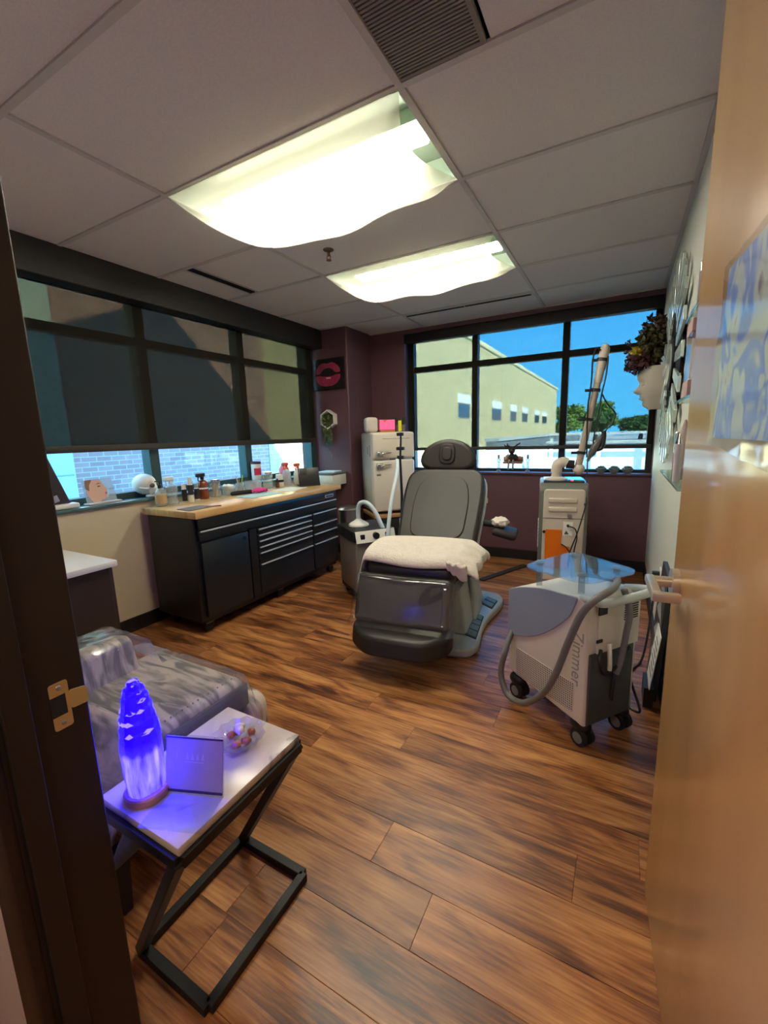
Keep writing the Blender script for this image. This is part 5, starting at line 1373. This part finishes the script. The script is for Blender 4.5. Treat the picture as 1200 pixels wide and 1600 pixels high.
def mirror():
    t = thing('sunburst_mirror', 'round sunburst mirror with radiating mirrored strips on the right wall', 'mirror', (XR-.004, 3.02, 1.66))
    mm = mat('mirror_strip', (226, 238, 230), .2, metal=.6); dk = mat('mirror_black', (14, 14, 15), .6, spec=.2)
    MB().prism([(.15*math.cos(2*PI*k/28), .15*math.sin(2*PI*k/28)) for k in range(28)], -.03, 0, lambda a, b, h: (h, a, b)).build('centre_disc', dk, t, bevel=.006)
    MB().prism([(.11*math.cos(2*PI*k/28), .11*math.sin(2*PI*k/28)) for k in range(28)], -.036, -.03, lambda a, b, h: (h, a, b)).build('centre_mirror', mm, t)
    N = 44
    for k in range(N):
        a = 2*PI*k/N; L = .56 if k % 2 == 0 else .40
        u = Vector((math.cos(a), math.sin(a))); w_ = Vector((-u.y, u.x))
        r0 = .27 if k % 2 == 0 else .13
        p = [u*r0-w_*(.024 if k % 2 == 0 else .010), u*L-w_*.036, u*L+w_*.036, u*r0+w_*(.024 if k % 2 == 0 else .010)]
        d = .018 if k % 2 == 0 else .002
        MB().prism([tuple(q) for q in p], -.012-d, -d+.002, lambda a_, b_, h: (h, a_, b_)).build('mirror_strip' if k % 2 == 0 else 'black_strip', mm if k % 2 == 0 else dk, t, bevel=.002)
mirror()
def facepot():
    t = thing('face_planter', 'white sculpted face wall planter with autumn foliage on the right wall', 'planter', (XR, 3.80, 1.44))
    m = mat('plaster_white', (176, 168, 152), .65)
    # profile: forward distance (towards -X) against height
    prof = [(0, .075), (.02, .125), (.045, .135), (.06, .128), (.072, .150), (.085, .142), (.095, .155), (.105, .148), (.118, .182), (.135, .200), (.15, .178), (.175, .162), (.195, .158), (.215, .172), (.245, .178), (.275, .165), (.30, .14)]
    def P(z):
        for (a, b), (c, d) in zip(prof, prof[1:]):
            if a <= z <= c: return b+(d-b)*(z-a)/(c-a)
        return prof[-1][1]
    def f(u, v):
        z = .30*v; th = (u-.5)*PI
        hw = .105*(1-.45*max(0, (.16-z)/.16)**1.6)
        fwd = P(z); side = .12
        c = math.cos(th); blend = max(0, c)**7
        ridge = (fwd-.15*(1-.25*max(0, (.10-z)/.1)))*blend
        eye = -.018*math.exp(-((abs(th)-.45)/.22)**2-((z-.185)/.022)**2)
        x = (.15*(1-.25*max(0, (.10-z)/.1)))*max(0, c)**.6+ridge+eye
        return (-max(0, x), hw*math.sin(th), z)
    MB().grid(f, 48, 48).build('face', m, t, ang=180)
    for s in (-1, 1): MB().tube([(-.145, s*.025, .178), (-.142, s*.045, .172), (-.122, s*.064, .178)], .004, 6, sm=3).build('eyelid', m, t)
    MB().tube([(-.150, -.02, .079), (-.157, 0, .08), (-.150, .02, .079)], .0045, 6, sm=3).build('lip_line', mat('lip_line_tone', (176, 164, 150), .6), t)  # lip line in a slightly warmer tone than the face
    rnd = random.Random(21)
    cols = [('olive_leaves', (78, 76, 34), 620, (.10, .14, .13), (-.10, 0, .46)), ('burgundy_leaves', (74, 36, 34), 420, (.12, .12, .09), (-.155, 0, .34)), ('brown_leaves', (74, 52, 34), 300, (.10, .12, .14), (-.09, .0, .53)), ('yellow_leaves', (176, 156, 44), 60, (.035, .06, .03), (-.19, -.05, .41))]
    for nm, c, n_, r, ce in cols:
        b = MB(); leaves(b, ce, r, n_, .024, rnd); b.build(nm, mat(nm, c, .7, var=.35, scale=30), t, ang=180)
    b = MB()
    for k in range(7):
        a = rnd.uniform(-.6, .9); L = rnd.uniform(.06, .13); z0 = rnd.uniform(.34, .52)
        p1 = Vector((-.19, rnd.uniform(-.05, .05), z0)); p2 = p1+Vector((-L*math.cos(a)*.6, rnd.uniform(-.03, .03), L*math.sin(a)))
        b.tube([p1, p1.lerp(p2, .5)+Vector((0, 0, .006)), p2], .0025, 5); leaves(b, p2, (.02, .02, .02), 8, .016, rnd)
    b.build('twigs', mat('twig_dark', (60, 40, 36), .7), t, ang=180)
facepot()

# ------------------------------------------------------------------ low right: outlet, leaning board, cords
def low_right():
    t = thing('wall_outlet', 'white wall outlet with a black plug low on the right wall', 'outlet', (XR, 2.86, .44))
    RB(-.008, 0, -.04, .04, -.06, .06, r=.003).build('plate', M_white, t)
    for z in (-.022, .025): MB().rbox(-.045, -.006, -.018, .018, z-.014, z+.014, r=.005).build('plug', M_black, t)
    t = thing('leaning_board', 'slim black and grey patterned box leaning on the right wall behind the door', 'box', (.20, 2.42, 0))
    M = rotm('Y', 3)
    MB().box(-.012, .012, -.16, .16, 0, .62, M=M).build('box', mat('charcoal_card', (44, 46, 50), .5), t)
    g = mat('grey_triangle', (150, 156, 160), .5)
    for k in range(4):
        z = .14+k*.12; v = [M @ Vector((-.0125, y, zz)) for y, zz in ((-.14, z), (.0, z+.09), (.13, z))]
        MB().add(v, [(0, 1, 2)]).build('printed_triangle', g, t)
    t = thing('white_notice_card', 'white printed card standing at the foot of the leaning patterned box', 'card', (.165, 2.25, 0))
    M = rotm('Y', 6)
    MB().box(-.002, .002, -.07, .10, .10, .37, M=M).build('card', M_paper, t)
    tl = mat('print_grey2', (120, 120, 124), .6)
    for k in range(6): MB().box(-.0028, -.002, -.05, .07-.02*(k % 2), .15+k*.033, .162+k*.033, M=M).build('printed_line', tl, t)
    MB().box(-.01, .03, -.06, .09, 0, .10).build('foot', M_black, t)
    tag(MB().tube([(.06, 2.12, .25), (.11, 2.16, .10), (.14, 2.12, .012), (.07, 2.20, .009), (.10, 2.34, .009), (.11, 2.50, .009), (.17, 2.66, .03), (.205, 2.79, .30), (.20, 2.85, .43)], .006, 8, sm=6).build('power_cord', M_black), 'black power cord looping from the cold air machine to the right wall', 'cord')
    tag(MB().prism(rpoly([(-.06, -.33), (.0, -.34), (.06, .32), (.0, .34)], .03), 0, .012).build('cable_cover', mat('cord_cover', (46, 34, 26), .7), loc=(-.91, 3.93, .0005), rotz=-.33, bevel=.004), 'dark flat cable cover on the floor behind the chair', 'cable cover')
    tag(MB().tube([(-2.50, 3.50, .006), (-2.38, 3.42, .006), (-2.26, 3.36, .006), (-2.14, 3.38, .006), (-2.02, 3.30, .006)], .004, 7, sm=6).build('charging_cord', M_white), 'thin white cord on the floor between the cabinet and the suction unit', 'cord')
low_right()
